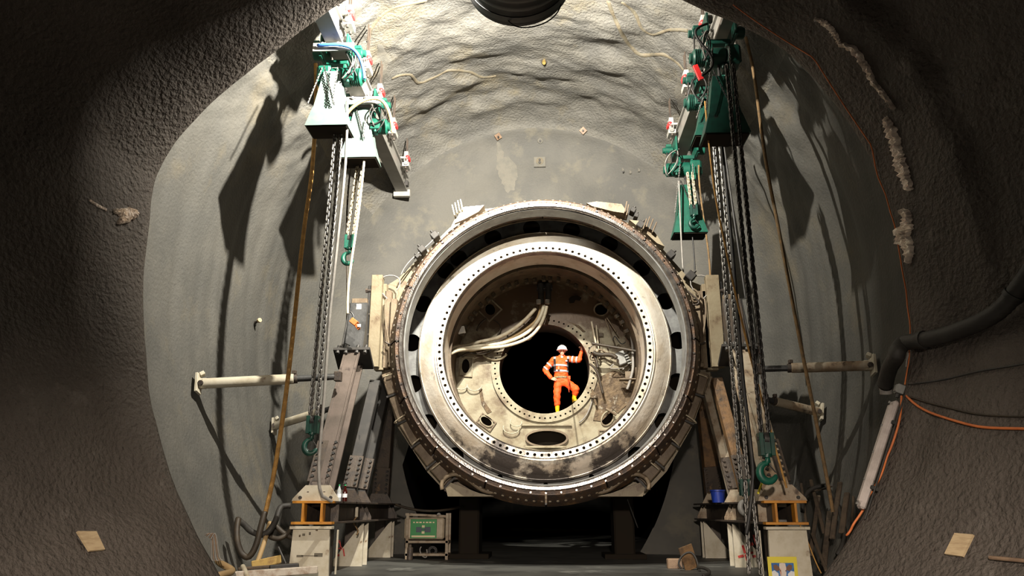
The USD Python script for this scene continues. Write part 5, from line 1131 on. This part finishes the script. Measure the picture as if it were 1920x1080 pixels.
for k in range(5):
    r_ = random.Random(40+k); u0 = 384+3*k
    lay('wire', ['leftmost of the stripped wires at the left portal edge', 'second wire from the left among the stripped wires at the left portal edge', 'middle one of the stripped wires at the left portal edge', 'second wire from the right among the stripped wires at the left portal edge', 'rightmost of the stripped wires at the left portal edge'][k], 'wire', [(u0, 1003+2*k, 11.25), (u0+6, 1000, 11.25), (u0+12, 1015+2*k, 11.3), (u0+18+k, 1050, 11.35)], .009, 'plate_rust' if k % 2 else 'cable_grey', 5, 24, 'stripped wires at the left portal edge')
rr = random.Random(77); words = ['short split', 'long dark', 'bent', 'thin upright', 'broad', 'leaning', 'low', 'forked', 'rough', 'charred']
TB = [((1575, 905, 15.3), (1560, 1010, 14.6), .09), ((1588, 925, 15.0), (1578, 1000, 14.6), .10), ((1520, 900, 16.6), (1545, 1000, 15.6), .07), ((1502, 905, 16.2), (1512, 985, 15.8), .05), ((1535, 930, 16.4), (1520, 1040, 15.0), .08), ((1556, 960, 15.8), (1545, 1060, 14.4), .10), ((1600, 930, 15.2), (1598, 980, 14.8), .05), ((1510, 925, 16.4), (1560, 912, 16.0), .05), ((1523, 1000, 15.2), (1550, 1070, 14.2), .06)]
labs = ['pale upright split timber, tallest of the pile beside the right frame', 'broad leaning timber next to the tallest one in the right pile', 'dark timber leaning left in the pile behind the right pedestal', 'thin dark stake nearest the right orange beam end', 'rough timber sloping down behind the right pedestal', 'heavy dark timber standing low in the right pile', 'short stake at the right edge of the timber pile', 'thin bar lying across the top of the right timber pile', 'low timber at the foot of the right pile near the frame bottom']
for (p0, p1, w), lb in zip(TB, labs):
    a, b = P(*p0), P(*p1); m = MB().bar(a, b, w, w*.6, ch=.012).mesh(); m = m.subdivide().subdivide(); v = np.array(m.vertices); obj('timber', T(v+(meshkit.noise(v*9, 5)[:, None]-.5)*.03, m.faces), 'old_timber', None, 30, lb, cat='timber')
lay('hose', 'dark hose draped over the timber pile at right', 'hose', [(1505, 960, 15.8), (1525, 915, 16.0), (1548, 910, 16.0), (1572, 950, 15.0), (1584, 1000, 14.6), (1570, 1040, 14.4)], .04, 'hose_dark')
lay('rope', 'thin ochre cord slanting from the right pedestal into the timber pile', 'rope', [(1500, 985, 14.3), (1512, 1010, 14.3), (1524, 1040, 14.2), (1540, 1075, 14.0)], .012, 'rope_orange')
plank('plank', 'pale board lying on the floor right of centre, under the shield', 'board', (1180, 1064, 17.5), (1278, 1068, 16.8), .16, .04, 'old_timber')
obj('scrap_sheet', MB().box(P(1292, 1062, 16.2)*[1, 1, 0]+[0, 0, .24], (.30, .04, .46), axes=((.9, .3, .3), (-.3, .95, 0), (-.28, -.1, .95))), 'rust_orange', None, 30, 'rusty scrap sheet standing on the floor beside the right frame', cat='scrap metal')
obj('rubble_block', MB().box(P(1265, 1058, 16.6)*[1, 1, 0]+[0, 0, .10], (.30, .2, .2)), 'plate_rust', None, 20, 'small rubble block on the floor left of the rusty sheet', cat='rubble')
lay('hose', 'dark hose arching over the rusty scrap sheet', 'hose', [(1278, 1066, 16.0), (1282, 1040, 16.1), (1295, 1036, 16.1), (1306, 1050, 16.0), (1312, 1072, 15.8)], .02, 'hose_dark')
plank('strap', 'thin bar hanging slanted in the dark right under the shield', 'bar', (1176, 936, 19.0), (1196, 990, 19.2), .04, .02, 'chain_dark')
lay('cable', 'loose cable on the floor beside the right pedestal', 'cable', [(1308, 1064, 15.4), (1322, 1066, 15.2), (1330, 1072, 15.0), (1318, 1080, 14.8)], .03, 'hose_dark')
